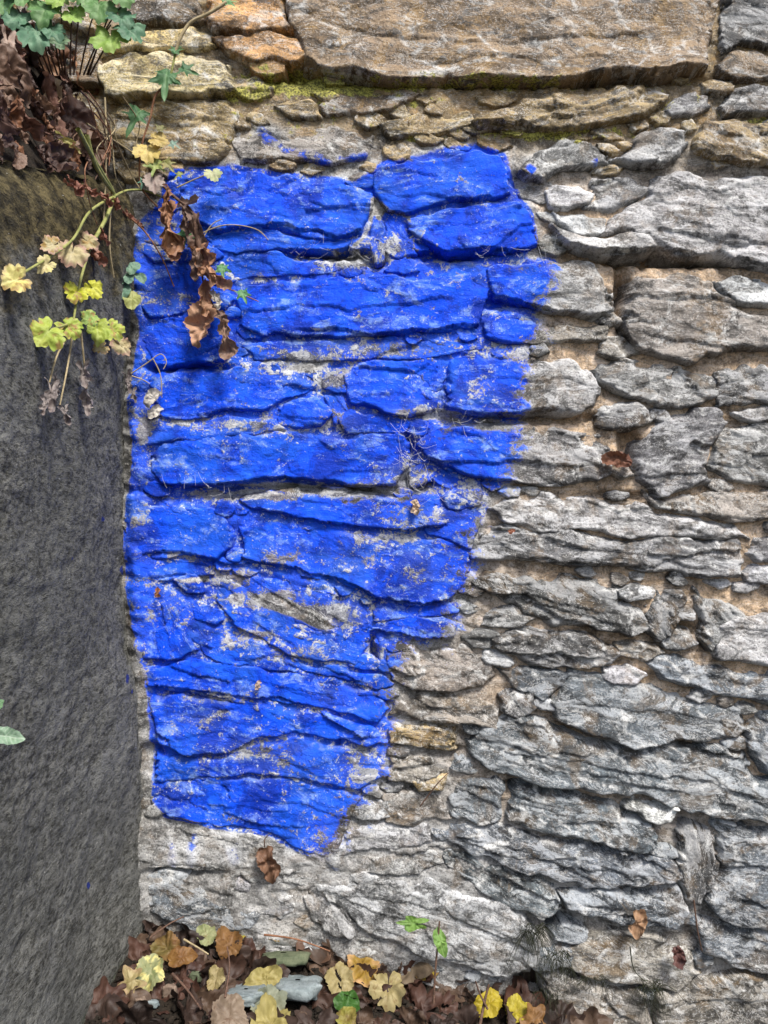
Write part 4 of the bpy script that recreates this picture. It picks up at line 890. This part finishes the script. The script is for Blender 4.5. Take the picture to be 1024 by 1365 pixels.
def crumbs():
    Vs, Fs = [], []; n = 0; rc = random.Random(5)
    base = np.array([(1,0,0),(-1,0,0),(0,1,0),(0,-1,0),(0,0,1),(0,0,-1)], float); tri = np.array([(0,2,4),(2,1,4),(1,3,4),(3,0,4),(2,0,5),(1,2,5),(3,1,5),(0,3,5)])
    for i in range(2600):
        x = rc.uniform(-335, 330); d = rc.uniform(0, 330); s_ = rc.choice([1.5, 2, 2.5, 3.5, 5])
        z = float(ground_z(x, d)) + rc.uniform(0, 4)
        v = base * np.array([rc.uniform(.6, 1.5), rc.uniform(.6, 1.5), rc.uniform(.5, 1)]) * s_
        a = rc.uniform(0, 6.3); v = np.stack([v[:, 0] * math.cos(a) - v[:, 1] * math.sin(a), v[:, 0] * math.sin(a) + v[:, 1] * math.cos(a), v[:, 2]], -1)
        Vs.append((v + np.array([x, -d, z])) * S + np.array([0, 0, ZC])); Fs.append(tri + n); n += 6
    o = mesh_np('soil_crumbs', np.concatenate(Vs), np.concatenate(Fs), M_SOIL)
    tag(o, 'loose dark crumbs of humus between the fallen leaves', 'soil', kind='stuff')
crumbs()

# ------------------------------------------------------------------ stems and twigs
def tube(name, pts, r0, r1, mat, parent=None, sides=6, wob=0.0, seed=1):
    p = [Vector(q) for q in pts]; out = []
    for i in range(len(p) - 1):                                    # smooth the polyline (Catmull-Rom)
        a = p[max(i - 1, 0)]; b = p[i]; c = p[i + 1]; d = p[min(i + 2, len(p) - 1)]
        for k in range(6):
            t = k / 6
            out.append(.5 * ((2 * b) + (c - a) * t + (2 * a - 5 * b + 4 * c - d) * t * t + (3 * b - a - 3 * c + d) * t ** 3))
    out.append(p[-1]); rs = random.Random(seed)
    V = []; n = len(out); up = Vector((.3, .9, .2)).normalized()
    for i, q in enumerate(out):
        t = (out[min(i + 1, n - 1)] - out[max(i - 1, 0)]).normalized(); e1 = t.cross(up).normalized(); e2 = t.cross(e1)
        r = (r0 + (r1 - r0) * i / (n - 1)) * S * (1 + rs.uniform(-wob, wob))
        for k in range(sides):
            a = 2 * math.pi * k / sides; V.append(q + e1 * math.cos(a) * r + e2 * math.sin(a) * r)
    F = [(i * sides + k, i * sides + (k + 1) % sides, (i + 1) * sides + (k + 1) % sides, (i + 1) * sides + k) for i in range(n - 1) for k in range(sides)]
    return mesh_np(name, np.array([list(v) for v in V]), F, mat, parent, list(p[0]))
def pl(pts): return [P(*q) for q in pts]

for (a, lab, mat, r) in [
    ([(245,1252,120),(262,1262,125),(278,1272,130)], 'thin pale straw lying across the brown litter', M_STEMT, 1.3),
    ([(300,1330,180),(306,1290,150),(303,1262,120)], 'thin brown stalk rising from the broad dull tan leaf', M_TWIG, 1.3),
    ([(230,1298,150),(250,1320,170),(268,1345,190)], 'dark slanting twig on the bare soil', M_TWIG, 1.6),
    ([(640,1365,100),(646,1335,90),(652,1312,80)], 'dry upright twig at the foot of the pale rock', M_TWIG, 2.0),
    ([(650,1345,95),(640,1325,95),(634,1308,95)], 'short forked dry twig beside the dry upright twig', M_TWIG, 1.5),
    ([(352,1246,70),(395,1252,80),(440,1268,90)], 'thin russet stalk lying below the wedge stone', M_STEMR, 1.3),
    ([(200,1250,70),(225,1232,55),(245,1222,40)], 'thin brown twig leaning in the corner of the walls', M_TWIG, 1.3),
    ([(560,1000+75,45),(583,1045,50),(598,1030,46)], 'fine black stalk hanging across the grey rock beside the cream pebble', M_TWIG, .9),
    ([(840,1262,38),(845,1292,42),(862,1310,42)], 'fine black rootlet on the lower grey rocks', M_DARKG, .8),
    ([(925,1200,42),(930,1240,48),(936,1268,46)], 'dark stalk in the crevice of the lower grey rocks', M_TWIG, 1.1),
]:
    tag(tube('twig', pl(a), r, r * .6, mat, wob=.1), lab, 'twig')

# green sprig at the rock foot
sp = empty('green_sprig', P(583, 1330, 75)); tag(sp, 'thin dark sprig with two ragged green leaves in front of pale rock', 'plant')
tube('stem', pl([(578,1338,75),(580,1300,72),(583,1265,70),(586,1228,70)]), 1.5, 1.0, M_TWIG, sp)
leaf_mesh('leaf', 'lobed', 44, (.10, .20, .04), (.16, .28, .06), (.2, .3, .1), 71, M4=frame(P(552, 1231, 72), (.1, -1, .5), (-1, 0, .05)), parent=sp, crumple=.1, asp=.45)
leaf_mesh('leaf', 'ovate', 34, (.10, .20, .04), (.18, .32, .07), (.2, .3, .1), 72, M4=frame(P(587, 1255, 74), (.2, -1, .3), (.25, 0, -1)), parent=sp, crumple=.08, asp=.7)

# leaves caught on the wall
for (px, py, sz, kind, C, lab, tip, d) in [
    (357, 1150, 46, 'heart', ((.14, .075, .045), (.21, .115, .07), (.10, .05, .03)), 'brown withered leaf with stalk stuck below the blue paint', (.2, 0, -1), 34),
    (850, 1232, 38, 'heart', ((.30, .18, .10), (.40, .25, .15), (.22, .12, .07)), 'tan square leaf stuck to the lower grey rocks', (.6, 0, 1), 44),
    (825, 613, 40, 'heart', ((.14, .06, .04), (.22, .10, .06), (.1, .05, .03)), 'small russet leaf caught in the joint between grey stones', (-1, 0, .4), 34),
    (554, 677, 22, 'heart', ((.45, .33, .22), (.55, .42, .30), (.36, .26, .17)), 'tiny beige leaf caught on the blue paint', (.1, 0, 1), 32),
    (682, 708, 10, 'ovate', ((.26, .09, .05), (.3, .12, .07), (.2, .08, .05)), 'tiny red brown leaf on the light grey rock beside the paint', (1, 0, .5), 42),
    (905, 1276, 30, 'ovate', ((.09, .04, .035), (.13, .06, .05), (.07, .03, .03)), 'dark russet dead leaf wedged low between the lower rocks', (.3, 0, -1), 44),
    (344, 914, 14, 'ovate', ((.40, .30, .24), (.5, .38, .3), (.3, .2, .15)), 'tiny pale brown flake on the lower blue paint', (.2, 0, 1), 30),
    (210, 790, 13, 'ovate', ((.30, .12, .05), (.36, .16, .07), (.2, .08, .05)), 'tiny rusty seed hanging on a thread over the blue paint', (.1, 0, 1), 30),
]:
    o = leaf_mesh('withered_leaf', kind, sz, *C, 200 + px, M4=frame(P(px, py, d), (.1, -1, .25), tip), crumple=.22, fold=.2, roll=.9, asp=.8)
    tag(o, lab, 'leaf')
    if px == 357:
        q = P(px, py, d); tv = Vector(tip).normalized() * sz * .45 * S
        tube('stalk', [q - tv, q - tv * 1.5 + Vector((.003, -.002, 0)), q - tv * 1.9 + Vector((.010, -.001, -.004))], .9, .6, M_TWIG, o)
# wiry dark tufts on the lower rocks
def tuft(px, py, d, n, ln, label, seed):
    rs = random.Random(seed); Vs = []; Fs = []; k0 = 0
    for i in range(n):
        a = rs.uniform(-1.3, 1.3); l = rs.uniform(.4, 1) * ln
        p0 = P(px + rs.uniform(-16, 16), py + rs.uniform(-7, 7), d); dirn = Vector((math.sin(a) * rs.uniform(.2, .8), -rs.uniform(.05, .35), rs.uniform(-.7, .35)))
        w = rs.uniform(.22, .5) * S
        for s_ in range(5):
            t = s_ / 4; q = p0 + dirn * l * S * t + Vector((0, 0, -1)) * (l * S * .6 * t * t)
            e = Vector((1, .3, .2)).normalized() * w * (1 - .8 * t); e2 = Vector((-.2, .5, .8)).normalized() * w * (1 - .8 * t)
            Vs += [q + e, q - e * .5 + e2, q - e * .5 - e2]
            if s_:
                b = k0 + s_ * 3
                for j in range(3): Fs.append((b - 3 + j, b - 3 + (j + 1) % 3, b + (j + 1) % 3, b + j))
        k0 += 15
    o = mesh_np('wiry_tuft', np.array([list(v) for v in Vs]), Fs, M_DARKG, None, list(P(px, py, d)))
    tag(o, label, 'plant')
tuft(712, 1238, 36, 90, 74, 'dark wiry tuft growing in the hollow right of the pale bottom rock', 1)
tuft(742, 1272, 36, 70, 64, 'dark wiry tuft on the rock just below the hollow tuft', 2)
tuft(868, 1312, 42, 80, 70, 'dark wiry tuft hanging on the low brown grey rock', 3)
tuft(790, 1306, 40, 36, 40, 'small dark tuft fringing the underside of the rock below the pale lime spot', 4)
tuft(728, 1322, 40, 40, 44, 'thin dark tuft above the yellow leaves at the rock base', 5)

# cobwebs over the joints
def web(px, py, rx, ry, n, d, label, seed):
    rs = random.Random(seed); Vs = []; Fs = []; k0 = 0
    for i in range(n):
        a = P(px + rs.uniform(-rx, rx), py + rs.uniform(-ry, ry), d + rs.uniform(-6, 6)); an = rs.uniform(0, 6.28); le = rs.uniform(8, 26); b = a + Vector((math.cos(an), rs.uniform(-.2, .3), math.sin(an))) * le * S
        w = .14 * S
        for s_ in range(5):
            t = s_ / 4; q = a.lerp(b, t) + Vector((0, -.002, -.01)) * math.sin(t * math.pi) * rs.uniform(.2, .6)
            Vs += [q + Vector((w, 0, w)), q + Vector((-w, w, 0)), q + Vector((0, -w, -w))]
            if s_:
                c = k0 + s_ * 3
                for j in range(3): Fs.append((c - 3 + j, c - 3 + (j + 1) % 3, c + (j + 1) % 3, c + j))
        k0 += 15
    o = mesh_np('cobweb', np.array([list(v) for v in Vs]), Fs, M_WEB, None, list(P(px, py, d)))
    tag(o, label, 'cobweb')
web(548, 600, 20, 34, 30, 30, 'dusty cobweb over the hollow joint in the middle of the blue paint', 1)
web(548, 650, 34, 18, 22, 30, 'dusty cobweb above the tiny beige leaf on the blue paint', 2)
web(575, 560, 60, 8, 16, 30, 'thin cobweb under the long half blue stone', 3)
web(440, 335, 50, 12, 16, 30, 'cobweb hanging under the topmost long blue stone', 4)
web(690, 335, 50, 8, 14, 32, 'cobweb threads below the upper blue block beside bare grey stone', 5)
web(270, 652, 50, 6, 10, 30, 'cobweb threads under the widest blue stone near the concrete wall', 6)

# ------------------------------------------------------------------ leaf bank and plants above the side wall
def flank(a, d): return SX - 12 - .55 * np.clip(a, 0, 160)
def bank_hit(px, py):
    lo, hi = 0.0, 560.0
    def f(d):
        k = (D - d) / D; z = (CY - py) * k; x = (px - CX) * k
        return x - float(flank(z - top_z(d), d))
    if f(0) > 0: return 5.0
    for _ in range(40):
        m = (lo + hi) / 2
        if f(m) < 0: lo = m
        else: hi = m
    return (lo + hi) / 2
def build_bank():
    A, B = np.meshgrid(np.linspace(0, 1, 60), np.arange(-8, 620, 7))
    w = np.interp(A, [0, .45, 1], [0, 160, 175])
    Xb = np.where(A < .45, SX - 14 - .55 * w - 6, SX - 108 - (A - .45) * 560)
    Zb = top_z(B) - 4 + w + 7 * fbm(A * 14, B / 26, 401, 4)
    V = np.stack([Xb * S, -B * S, ZC + Zb * S], -1).reshape(-1, 3)
    o = mesh_np('soil_bank', V, grid_faces(60, A.shape[0]), M_SOIL)
    tag(o, 'bank of dark soil above the side wall under dead leaves', 'soil', kind='structure')
build_bank()
rb = random.Random(23)
bank_pts = []
for i in range(70):
    for _ in range(30):
        px = rb.uniform(-30, 128); lo = np.interp(px, [-30, 0, 60, 128], [212, 214, 218, 222]); hi = np.interp(px, [-30, 0, 60, 100, 128], [36, 36, 60, 70, 130])
        py = rb.uniform(hi, lo)
        if all((px - a) ** 2 + (py - b) ** 2 > 13 ** 2 for a, b in bank_pts): bank_pts.append((px, py)); break
BK = [((.10, .048, .034), (.19, .10, .072)), ((.066, .033, .026), (.13, .068, .05)), ((.13, .075, .05), (.23, .145, .10)), ((.042, .022, .018), (.088, .048, .036)), ((.16, .07, .035), (.26, .125, .065))]
BN = ['chestnut brown', 'dull brown', 'light tan', 'dark umber', 'rusty orange']
BM = [(10, 190, 'on the mossy rim of the side wall'), (60, 195, 'on the mossy rim of the side wall'), (110, 200, 'at the side wall end by the stems'), (40, 150, 'in the middle of the leaf heap'), (110, 150, 'on the heap flank facing the stones'), (20, 100, 'high on the heap under the green plant'), (90, 100, 'beside the long curled russet leaf'), (0, 50, 'beside the grey pink withered leaf')]
for px, py in bank_pts:
    d = bank_hit(px, py); ci = rb.randrange(5); c0, c1 = BK[ci]; kd = rb.choice(['scallop', 'heart', 'ovate']); ro = rb.choice([1.2, 1.8, 2.6, 3.4])
    o = leaf_mesh('dead_leaf', kd, rb.choice([28, 36, 46, 60, 78]) * rb.uniform(.9, 1.1), c0, c1, tuple(x * .55 for x in c0), rb.randrange(9999),
                  M4=frame(P(px, py, d + 3), (1 + rb.uniform(-.5, .5), rb.uniform(-1, .2), rb.uniform(-.2, .9)), (rb.uniform(-.4, .6), rb.uniform(-.6, .6), -rb.uniform(.1, 1))),
                  roll=ro, crumple=rb.uniform(.10, .2), fold=rb.uniform(0, .4), curl=rb.uniform(-.4, .6), asp=rb.uniform(.5, 1))
    tag(o, '%s %s leaf, %s, %s' % (BN[ci], SN[kd], state(ro), near(px, py, BM)), 'leaf', 'shrivelled leaves heaped above the side wall')
for (px, py, sz, C, lab, tip, asp) in [
    (109, 103, 62, ((.30, .14, .07), (.42, .22, .12), (.2, .1, .05)), 'long curled russet leaf hanging beside the yellow stone', (.35, 0, -1), .5),
    (52, 86, 56, ((.34, .18, .10), (.46, .27, .16), (.24, .13, .07)), 'folded pinkish tan leaf on top of the leaf heap', (1, 0, .1), .5),
    (10, 60, 66, ((.30, .22, .18), (.40, .30, .24), (.24, .16, .12)), 'grey pink withered leaf hanging over the leaf heap', (-.1, 0, -1), .4),
    (70, 128, 58, ((.26, .18, .11), (.36, .27, .17), (.2, .13, .08)), 'dull olive brown leaf curling in the middle of the leaf heap', (.3, 0, 1), .7),
    (88, 190, 44, ((.30, .28, .08), (.36, .32, .11), (.24, .2, .07)), 'flat olive yellow leaf on the side wall rim', (1, 0, -.3), .4)]:
    d = bank_hit(px, py) if px > 0 else 60
    o = leaf_mesh('dead_leaf', 'lobed', sz, *C, 600 + px, M4=frame(P(px, py, d + 16), (.75, -1, .1), tip), roll=2.2, crumple=.1, asp=asp)
    tag(o, lab, 'leaf')

# scalloped green plant at the top
GR = ((.075, .17, .05), (.14, .27, .09), (.22, .34, .15)); GB = ((.06, .15, .085), (.12, .24, .14), (.2, .32, .2)); GY = ((.20, .34, .06), (.30, .42, .10), (.34, .46, .16))
cb = empty('coral_bells', P(40, 90, 110)); tag(cb, 'green scalloped leafy plant growing over the leaf heap beside the yellow stone', 'plant')
for i, (px, py, sz, C, tip, nx) in enumerate([(132, 8, 52, GR, (0, 0, -1), .2), (147, 48, 58, GY, (.2, 0, -1), .1), (48, 44, 62, GB, (.3, 0, -1), .4), (60, 12, 52, GR, (-.2, 0, -1), .2), (22, 22, 44, GB, (-.6, 0, -1), .3), (96, 18, 36, GY, (.6, 0, -.6), .2),
        (78, -4, 40, GY, (0, 0, -1), .2), (70, 40, 38, GB, (.6, 0, -1), .5), (160, 20, 44, GB, (.6, 0, -1), .4), (80, 54, 28, ((.10, .17, .09), (.15, .22, .12), (.2, .26, .15)), (.1, 0, -1), .3), (172, 40, 44, GB, (.8, 0, -.7), .8), (4, 2, 44, GR, (-.4, 0, -1), .3), (110, -10, 50, GR, (.2, 0, -1), .2), (30, -12, 50, GR, (.1, 0, -1), .2), (165, -8, 46, GR, (.4, 0, -1), .2)]):
    d = 150 if px < 120 else 105
    p = P(px, py, d); leaf_mesh('leaf', 'scallop', sz, *C, 700 + i, M4=frame(p, (nx * .6, -1, .45), tip), parent=cb, crumple=.07, curl=.35, fold=.1)
    tube('stem', [P(60 + px * .35, 100, d - 40), P((60 + px * .35 + px) / 2, (py + 90) / 2 - 10, d - 14), p - Vector((0, -.003, -sz * .25 * S))], 1.1, .8, M_TWIG, cb)

# trailing plant with yellowing leaves over the side wall face
tr = empty('trailing_coral_bells', P(120, 200, 180)); tag(tr, 'trailing plant with yellow green lobed leaves hanging over the side wall', 'plant')
def face_d(px): return float(np.clip(D * (1 - (CX + SX + 0 - CX) / (px - CX)), 0, 640)) if px < 175 else 16.0
YG = ((.27, .36, .05), (.40, .46, .08), (.46, .52, .18)); PK = ((.40, .33, .16), (.46, .40, .22), (.52, .46, .30)); BY = ((.42, .44, .03), (.54, .54, .06), (.5, .52, .15))
for i, (px, py, sz, C, tip, ed) in enumerate([(96, 336, 62, PK, (-.3, 0, -1), (.42, .26, .20)), (70, 326, 40, PK, (-.7, 0, -.4), (.42, .26, .20)), (118, 322, 38, PK, (.8, 0, -.2), (.42, .26, .20)), (62, 352, 36, ((.52, .48, .16), (.58, .5, .26), (.6, .55, .3)), (-.7, 0, -.7), None),
        (22, 372, 58, ((.54, .50, .10), (.60, .54, .2), (.62, .58, .28)), (-.9, 0, -.5), (.50, .38, .2)), (102, 389, 44, BY, (-.5, 0, -1), None), (124, 384, 38, BY, (.7, 0, -.5), None), (64, 443, 66, YG, (-.6, 0, -.9), None), (92, 436, 48, YG, (.7, 0, -.5), None),
        (130, 437, 50, YG, (.0, 0, -1), None), (150, 440, 44, YG, (.6, 0, -.7), None), (120, 424, 36, ((.22, .34, .08), (.32, .42, .1), (.4, .46, .2)), (.2, 0, 1), None), (160, 460, 40, PK, (.5, 0, -.5), (.42, .26, .2)), (136, 463, 30, PK, (-.6, 0, -.5), (.42, .3, .16))]):
    d = face_d(px) - 4
    leaf_mesh('leaf', 'scallop', sz * .78, *C, 800 + i, spots=(.36, .24, .08) if i % 3 else None, M4=frame(P(px, py, max(d + 30, 40)), (.55, -1, .35), tip), parent=tr, crumple=.08, curl=.4, edge=ed)
def plf(pts, off=20): return [P(x, y, max(face_d(x) + off, 40)) for x, y in pts]
for pts in ([(104, 172), (124, 210), (148, 250), (152, 262)], [(152, 262), (142, 290), (120, 330)], [(116, 180), (128, 222), (152, 258)]):
    tube('stem', plf(pts), 2.6, 2.2, M_STEMG, tr)
for pts in ([(152, 262), (120, 282), (98, 318), (70, 340), (24, 368)], [(120, 330), (106, 380), (98, 430)], [(98, 430), (66, 440)], [(152, 262), (170, 254), (192, 254), (214, 262)]):
    tube('stem', plf(pts), 1.7, 1.2, M_STEMG, tr)
for pts in ([(98, 440), (78, 470), (66, 510)], [(98, 440), (90, 490), (80, 540)], [(150, 250), (146, 320), (152, 370)], [(140, 130), (142, 190), (140, 260), (138, 300)], [(152, 160), (156, 190), (172, 226), (186, 250), (210, 274)], [(116, 165), (150, 186), (184, 208)], [(108, 440), (112, 480), (116, 520)]):
    tube('stem', plf(pts, 16), 1.2, .8, M_STEMT, tr)
for i, (px, py, sz, tip) in enumerate([(68, 525, 52, (-.1, 0, -1)), (88, 552, 32, (.3, 0, -1)), (112, 498, 44, (.1, 0, -1)), (116, 535, 42, (.1, 0, -1)), (60, 540, 30, (-.2, 0, -1)), (170, 508, 36, (.2, 0, -1)), (178, 525, 26, (.2, 0, -1)), (74, 510, 34, (.2, 0, -1))]):
    leaf_mesh('withered_leaf', 'lobed', sz, (.20, .17, .16), (.34, .30, .28), (.14, .1, .09), 830 + i, M4=frame(P(px, py, face_d(px) + 22), (.5, -1, .1), tip), parent=tr, roll=2.6, crumple=.16, asp=.5)
for i, (px, py, sz) in enumerate([(98, 250, 34), (118, 254, 28), (140, 266, 26), (152, 272, 22), (170, 286, 16), (182, 296, 18), (186, 300, 14), (128, 340, 34), (136, 318, 26)]):
    leaf_mesh('withered_leaf', 'lobed', sz, (.20, .08, .055), (.32, .15, .10), (.14, .06, .04), 850 + i, M4=frame(P(px, py, face_d(px) + 24), (.5, -1, .2), (.7, 0, -.5)), parent=tr, roll=3.0, crumple=.2)
tube('stem', pl([(164, 284, 60), (190, 305, 40), (214, 340, 34), (232, 382, 32)]), 1.2, .9, M_STEMR, tr)

rt = random.Random(44)
for i in range(14):
    x0 = rt.uniform(96, 170); y0 = rt.uniform(120, 220); pts = [(x0, y0)]
    for k in range(3):
        x0 += rt.uniform(-14, 26); y0 += rt.uniform(14, 42); pts.append((min(x0, 225), y0))
    tube('stem', plf(pts, rt.uniform(14, 34)), rt.uniform(.6, 1.1), .5, rt.choice([M_STEMT, M_STEMR, M_TWIG]), tr)

# ivy strand down the wall
iv = empty('ivy', P(300, 4, 50)); tag(iv, 'ivy strand with dark green and yellowing leaves in front of the yellow stone', 'plant')
tube('stem', pl([(302, 3, 52), (278, 18, 52), (254, 30, 50), (240, 52, 50), (234, 70, 48)]), 2.6, 2.0, M_STEMT, iv)
tube('stem', pl([(225, 112, 46), (208, 126, 44), (200, 158, 40), (190, 190, 38), (186, 226, 40), (190, 252, 42), (210, 276, 40)]), 1.5, 1.1, M_STEMR, iv)
tube('stem', pl([(234, 70, 48), (230, 90, 48), (225, 112, 46)]), 1.6, 1.4, M_STEMG, iv)
DG = ((.035, .105, .04), (.065, .16, .06), (.20, .34, .16))
for i, (px, py, sz, C, tip) in enumerate([(222, 101, 56, DG, (-.05, 0, -1)), (246, 92, 34, DG, (.9, 0, -.2)), (234, 68, 26, DG, (.3, 0, .8)), (183, 152, 50, DG, (-.4, 0, -1)), (302, 2, 28, ((.10, .24, .09), (.16, .3, .12), (.3, .4, .2)), (.6, 0, .3)),
        (197, 201, 40, ((.52, .40, .12), (.58, .46, .16), (.4, .3, .1)), (.0, 0, -1)), (210, 186, 28, ((.42, .32, .10), (.48, .36, .12), (.3, .2, .08)), (.9, 0, -.2)), (208, 218, 36, ((.18, .28, .08), (.3, .34, .1), (.34, .4, .16)), (-.2, 0, -1)), (222, 217, 28, ((.2, .2, .06), (.3, .24, .1), (.3, .3, .12)), (.5, 0, -.6)),
        (213, 172, 20, ((.14, .16, .05), (.2, .18, .08), (.2, .2, .1)), (.3, 0, .8)), (230, 192, 20, ((.16, .26, .2), (.22, .3, .24), (.3, .36, .3)), (.8, 0, -.3)), (192, 242, 20, ((.10, .24, .16), (.14, .28, .2), (.2, .3, .2)), (-.3, 0, -1)), (284, 231, 26, ((.36, .40, .18), (.46, .46, .26), (.4, .4, .2)), (.2, 0, -1)), (240, 232, 18, ((.2, .24, .06), (.26, .28, .1), (.3, .3, .1)), (-.5, 0, -.6)),
        (205, 240, 34, ((.30, .24, .20), (.38, .3, .26), (.3, .2, .18)), (.1, 0, -1))]):
    leaf_mesh('leaf', 'ivy' if i not in (5, 6, 12, 14) else 'scallop', sz, *C, 900 + i, M4=frame(P(px, py, 50), (.15, -1, .4), tip), parent=iv, crumple=.05, curl=.3, fold=.12)
tube('stem', pl([(236, 250, 38), (262, 238, 38), (284, 230, 44)]), 1.0, .8, M_STEMT, iv)
iv2 = empty('ivy', P(300, 380, 30)); tag(iv2, 'thin ivy shoot with three small green leaves against the blue paint', 'plant')
tube('stem', pl([(248, 296, 40), (262, 330, 40), (296, 378, 36), (318, 390, 36), (345, 402, 30)]), 1.1, .7, M_STEMR, iv2)
for i, (px, py, sz) in enumerate([(248, 310, 36), (296, 357, 30), (323, 391, 28)]):
    leaf_mesh('leaf', 'ivy', sz, (.06, .19, .08), (.11, .27, .10), (.22, .36, .16), 930 + i, M4=frame(P(px, py, 42), (.2, -1, .3), (-.2 + .3 * i, 0, -1)), parent=iv2, crumple=.06)
sh = empty('wall_seedling', P(155, 400, 60)); tag(sh, 'small blue green seedling in the corner between side wall and blue paint', 'plant')
tube('stem', pl([(152, 410, 50), (158, 388, 46), (176, 362, 36)]), 1.0, .7, M_STEMG, sh)
for i, (px, py, sz) in enumerate([(178, 357, 22), (172, 370, 18), (188, 370, 18), (150, 378, 26), (164, 386, 28), (150, 392, 26), (146, 402, 24), (176, 398, 30), (160, 372, 18)]):
    c = ((.10, .20, .14), (.16, .27, .18), (.2, .3, .2)) if i != 7 else ((.26, .30, .08), (.34, .36, .12), (.3, .3, .1))
    leaf_mesh('leaf', 'ovate', sz, *c, 950 + i, M4=frame(P(px, py, 54), (.2, -1, .4), (.5 - i % 3 * .5, 0, .6 - i % 2)), parent=sh, crumple=.05)
# withered stalk hanging over the blue paint
wsk = empty('withered_stalk', P(225, 250, 40)); tag(wsk, 'withered stalk with hanging curled brown leaves in front of the blue paint', 'plant')
tube('stem', pl([(206, 236, 42), (232, 262, 44), (258, 285, 44), (268, 330, 42), (272, 380, 40), (296, 430, 38), (303, 462, 38)]), 2.0, 1.2, M_TWIG, wsk, wob=.15)
tube('stem', pl([(258, 285, 44), (264, 320, 44), (270, 352, 44)]), 4.5, 3.0, M_TWIG, wsk, wob=.3)
RW = ((.28, .135, .068), (.46, .25, .14), (.18, .085, .05)); DW = ((.15, .095, .07), (.25, .16, .12), (.09, .06, .045))
for i, (px, py, sz, C, asp, tip) in enumerate([(222, 272, 50, RW, .55, (-.05, 0, -1)), (232, 302, 72, RW, .5, (.15, 0, -1)), (228, 328, 44, ((.42, .22, .12), (.5, .28, .16), (.3, .15, .08)), .5, (.25, 0, -1)), (250, 286, 60, DW, .45, (.2, 0, -1)), (262, 316, 70, DW, .35, (.1, 0, -1)), (278, 350, 66, RW, .6, (.5, 0, -1)), (284, 372, 44, ((.28, .15, .09), (.38, .22, .14), (.2, .1, .06)), .6, (1, 0, -.4)),
        (270, 430, 64, ((.40, .22, .13), (.52, .31, .19), (.3, .16, .09)), .55, (-.15, 0, -1)), (275, 398, 46, RW, .45, (0, 0, -1)), (303, 452, 54, ((.24, .15, .10), (.34, .22, .15), (.17, .1, .07)), .45, (.12, 0, -1)), (292, 420, 30, DW, .5, (.6, 0, -.6)), (262, 352, 40, DW, .5, (-.1, 0, -1))]):
    leaf_mesh('leaf', ('ovate', 'heart')[i % 2], sz * 1.12, *C, 980 + i, M4=frame(P(px, py, 50), (.25 * (-1) ** i, -1, .1), tip), parent=wsk, roll=2.6, crumple=.2, curl=.1, asp=asp * 1.0)
for i, (px, py, sz) in enumerate([(284, 393, 18), (290, 396, 14), (289, 413, 18), (292, 405, 12), (205, 530, 30), (207, 548, 22)]):
    leaf_mesh('leaf', 'ovate', sz, (.45, .42, .36), (.60, .56, .48), (.4, .36, .3), 1010 + i, M4=frame(P(px, py, 46 if py < 500 else 36), (.1, -1, .2), (.4 - .3 * i, 0, -1)), parent=wsk, roll=1.4, crumple=.12)
for pts in ([(172, 500, 44), (196, 484, 44), (214, 472, 44), (222, 482, 44), (218, 492, 44)], [(172, 500, 44), (190, 506, 42), (200, 512, 42)], [(204, 478, 44), (214, 500, 40), (216, 530, 36)], [(250, 330, 40), (262, 315, 40), (300, 300, 42), (340, 305, 40), (358, 320, 36)], [(268, 322, 40), (282, 300, 42), (296, 292, 42)]):
    tube('stem', pl(pts), .9, .6, M_STEMT, wsk)

# glossy leaf at the left edge, on a shoot rising before the side wall
lf = empty('ivy_shoot', P(-60, 1050, 430)); tag(lf, 'pale green pointed leaf on a shoot in front of the dark concrete wall', 'plant')
tube('stem', pl([(-70, 1040, 420), (-40, 1000, 430), (-14, 982, 440)]), 1.4, 1.0, M_STEMG, lf)
leaf_mesh('leaf', 'ovate', 40, (.16, .26, .17), (.22, .33, .22), (.4, .48, .38), 1030, M4=frame(P(8, 981, 440), (.2, -1, .5), (1, 0, -.12)), parent=lf, asp=.8, curl=.1)
leaf_mesh('leaf', 'ovate', 26, (.08, .18, .08), (.12, .24, .1), (.2, .3, .18), 1031, M4=frame(P(-8, 942, 440), (.2, -1, .5), (.7, 0, .7)), parent=lf, asp=.8)
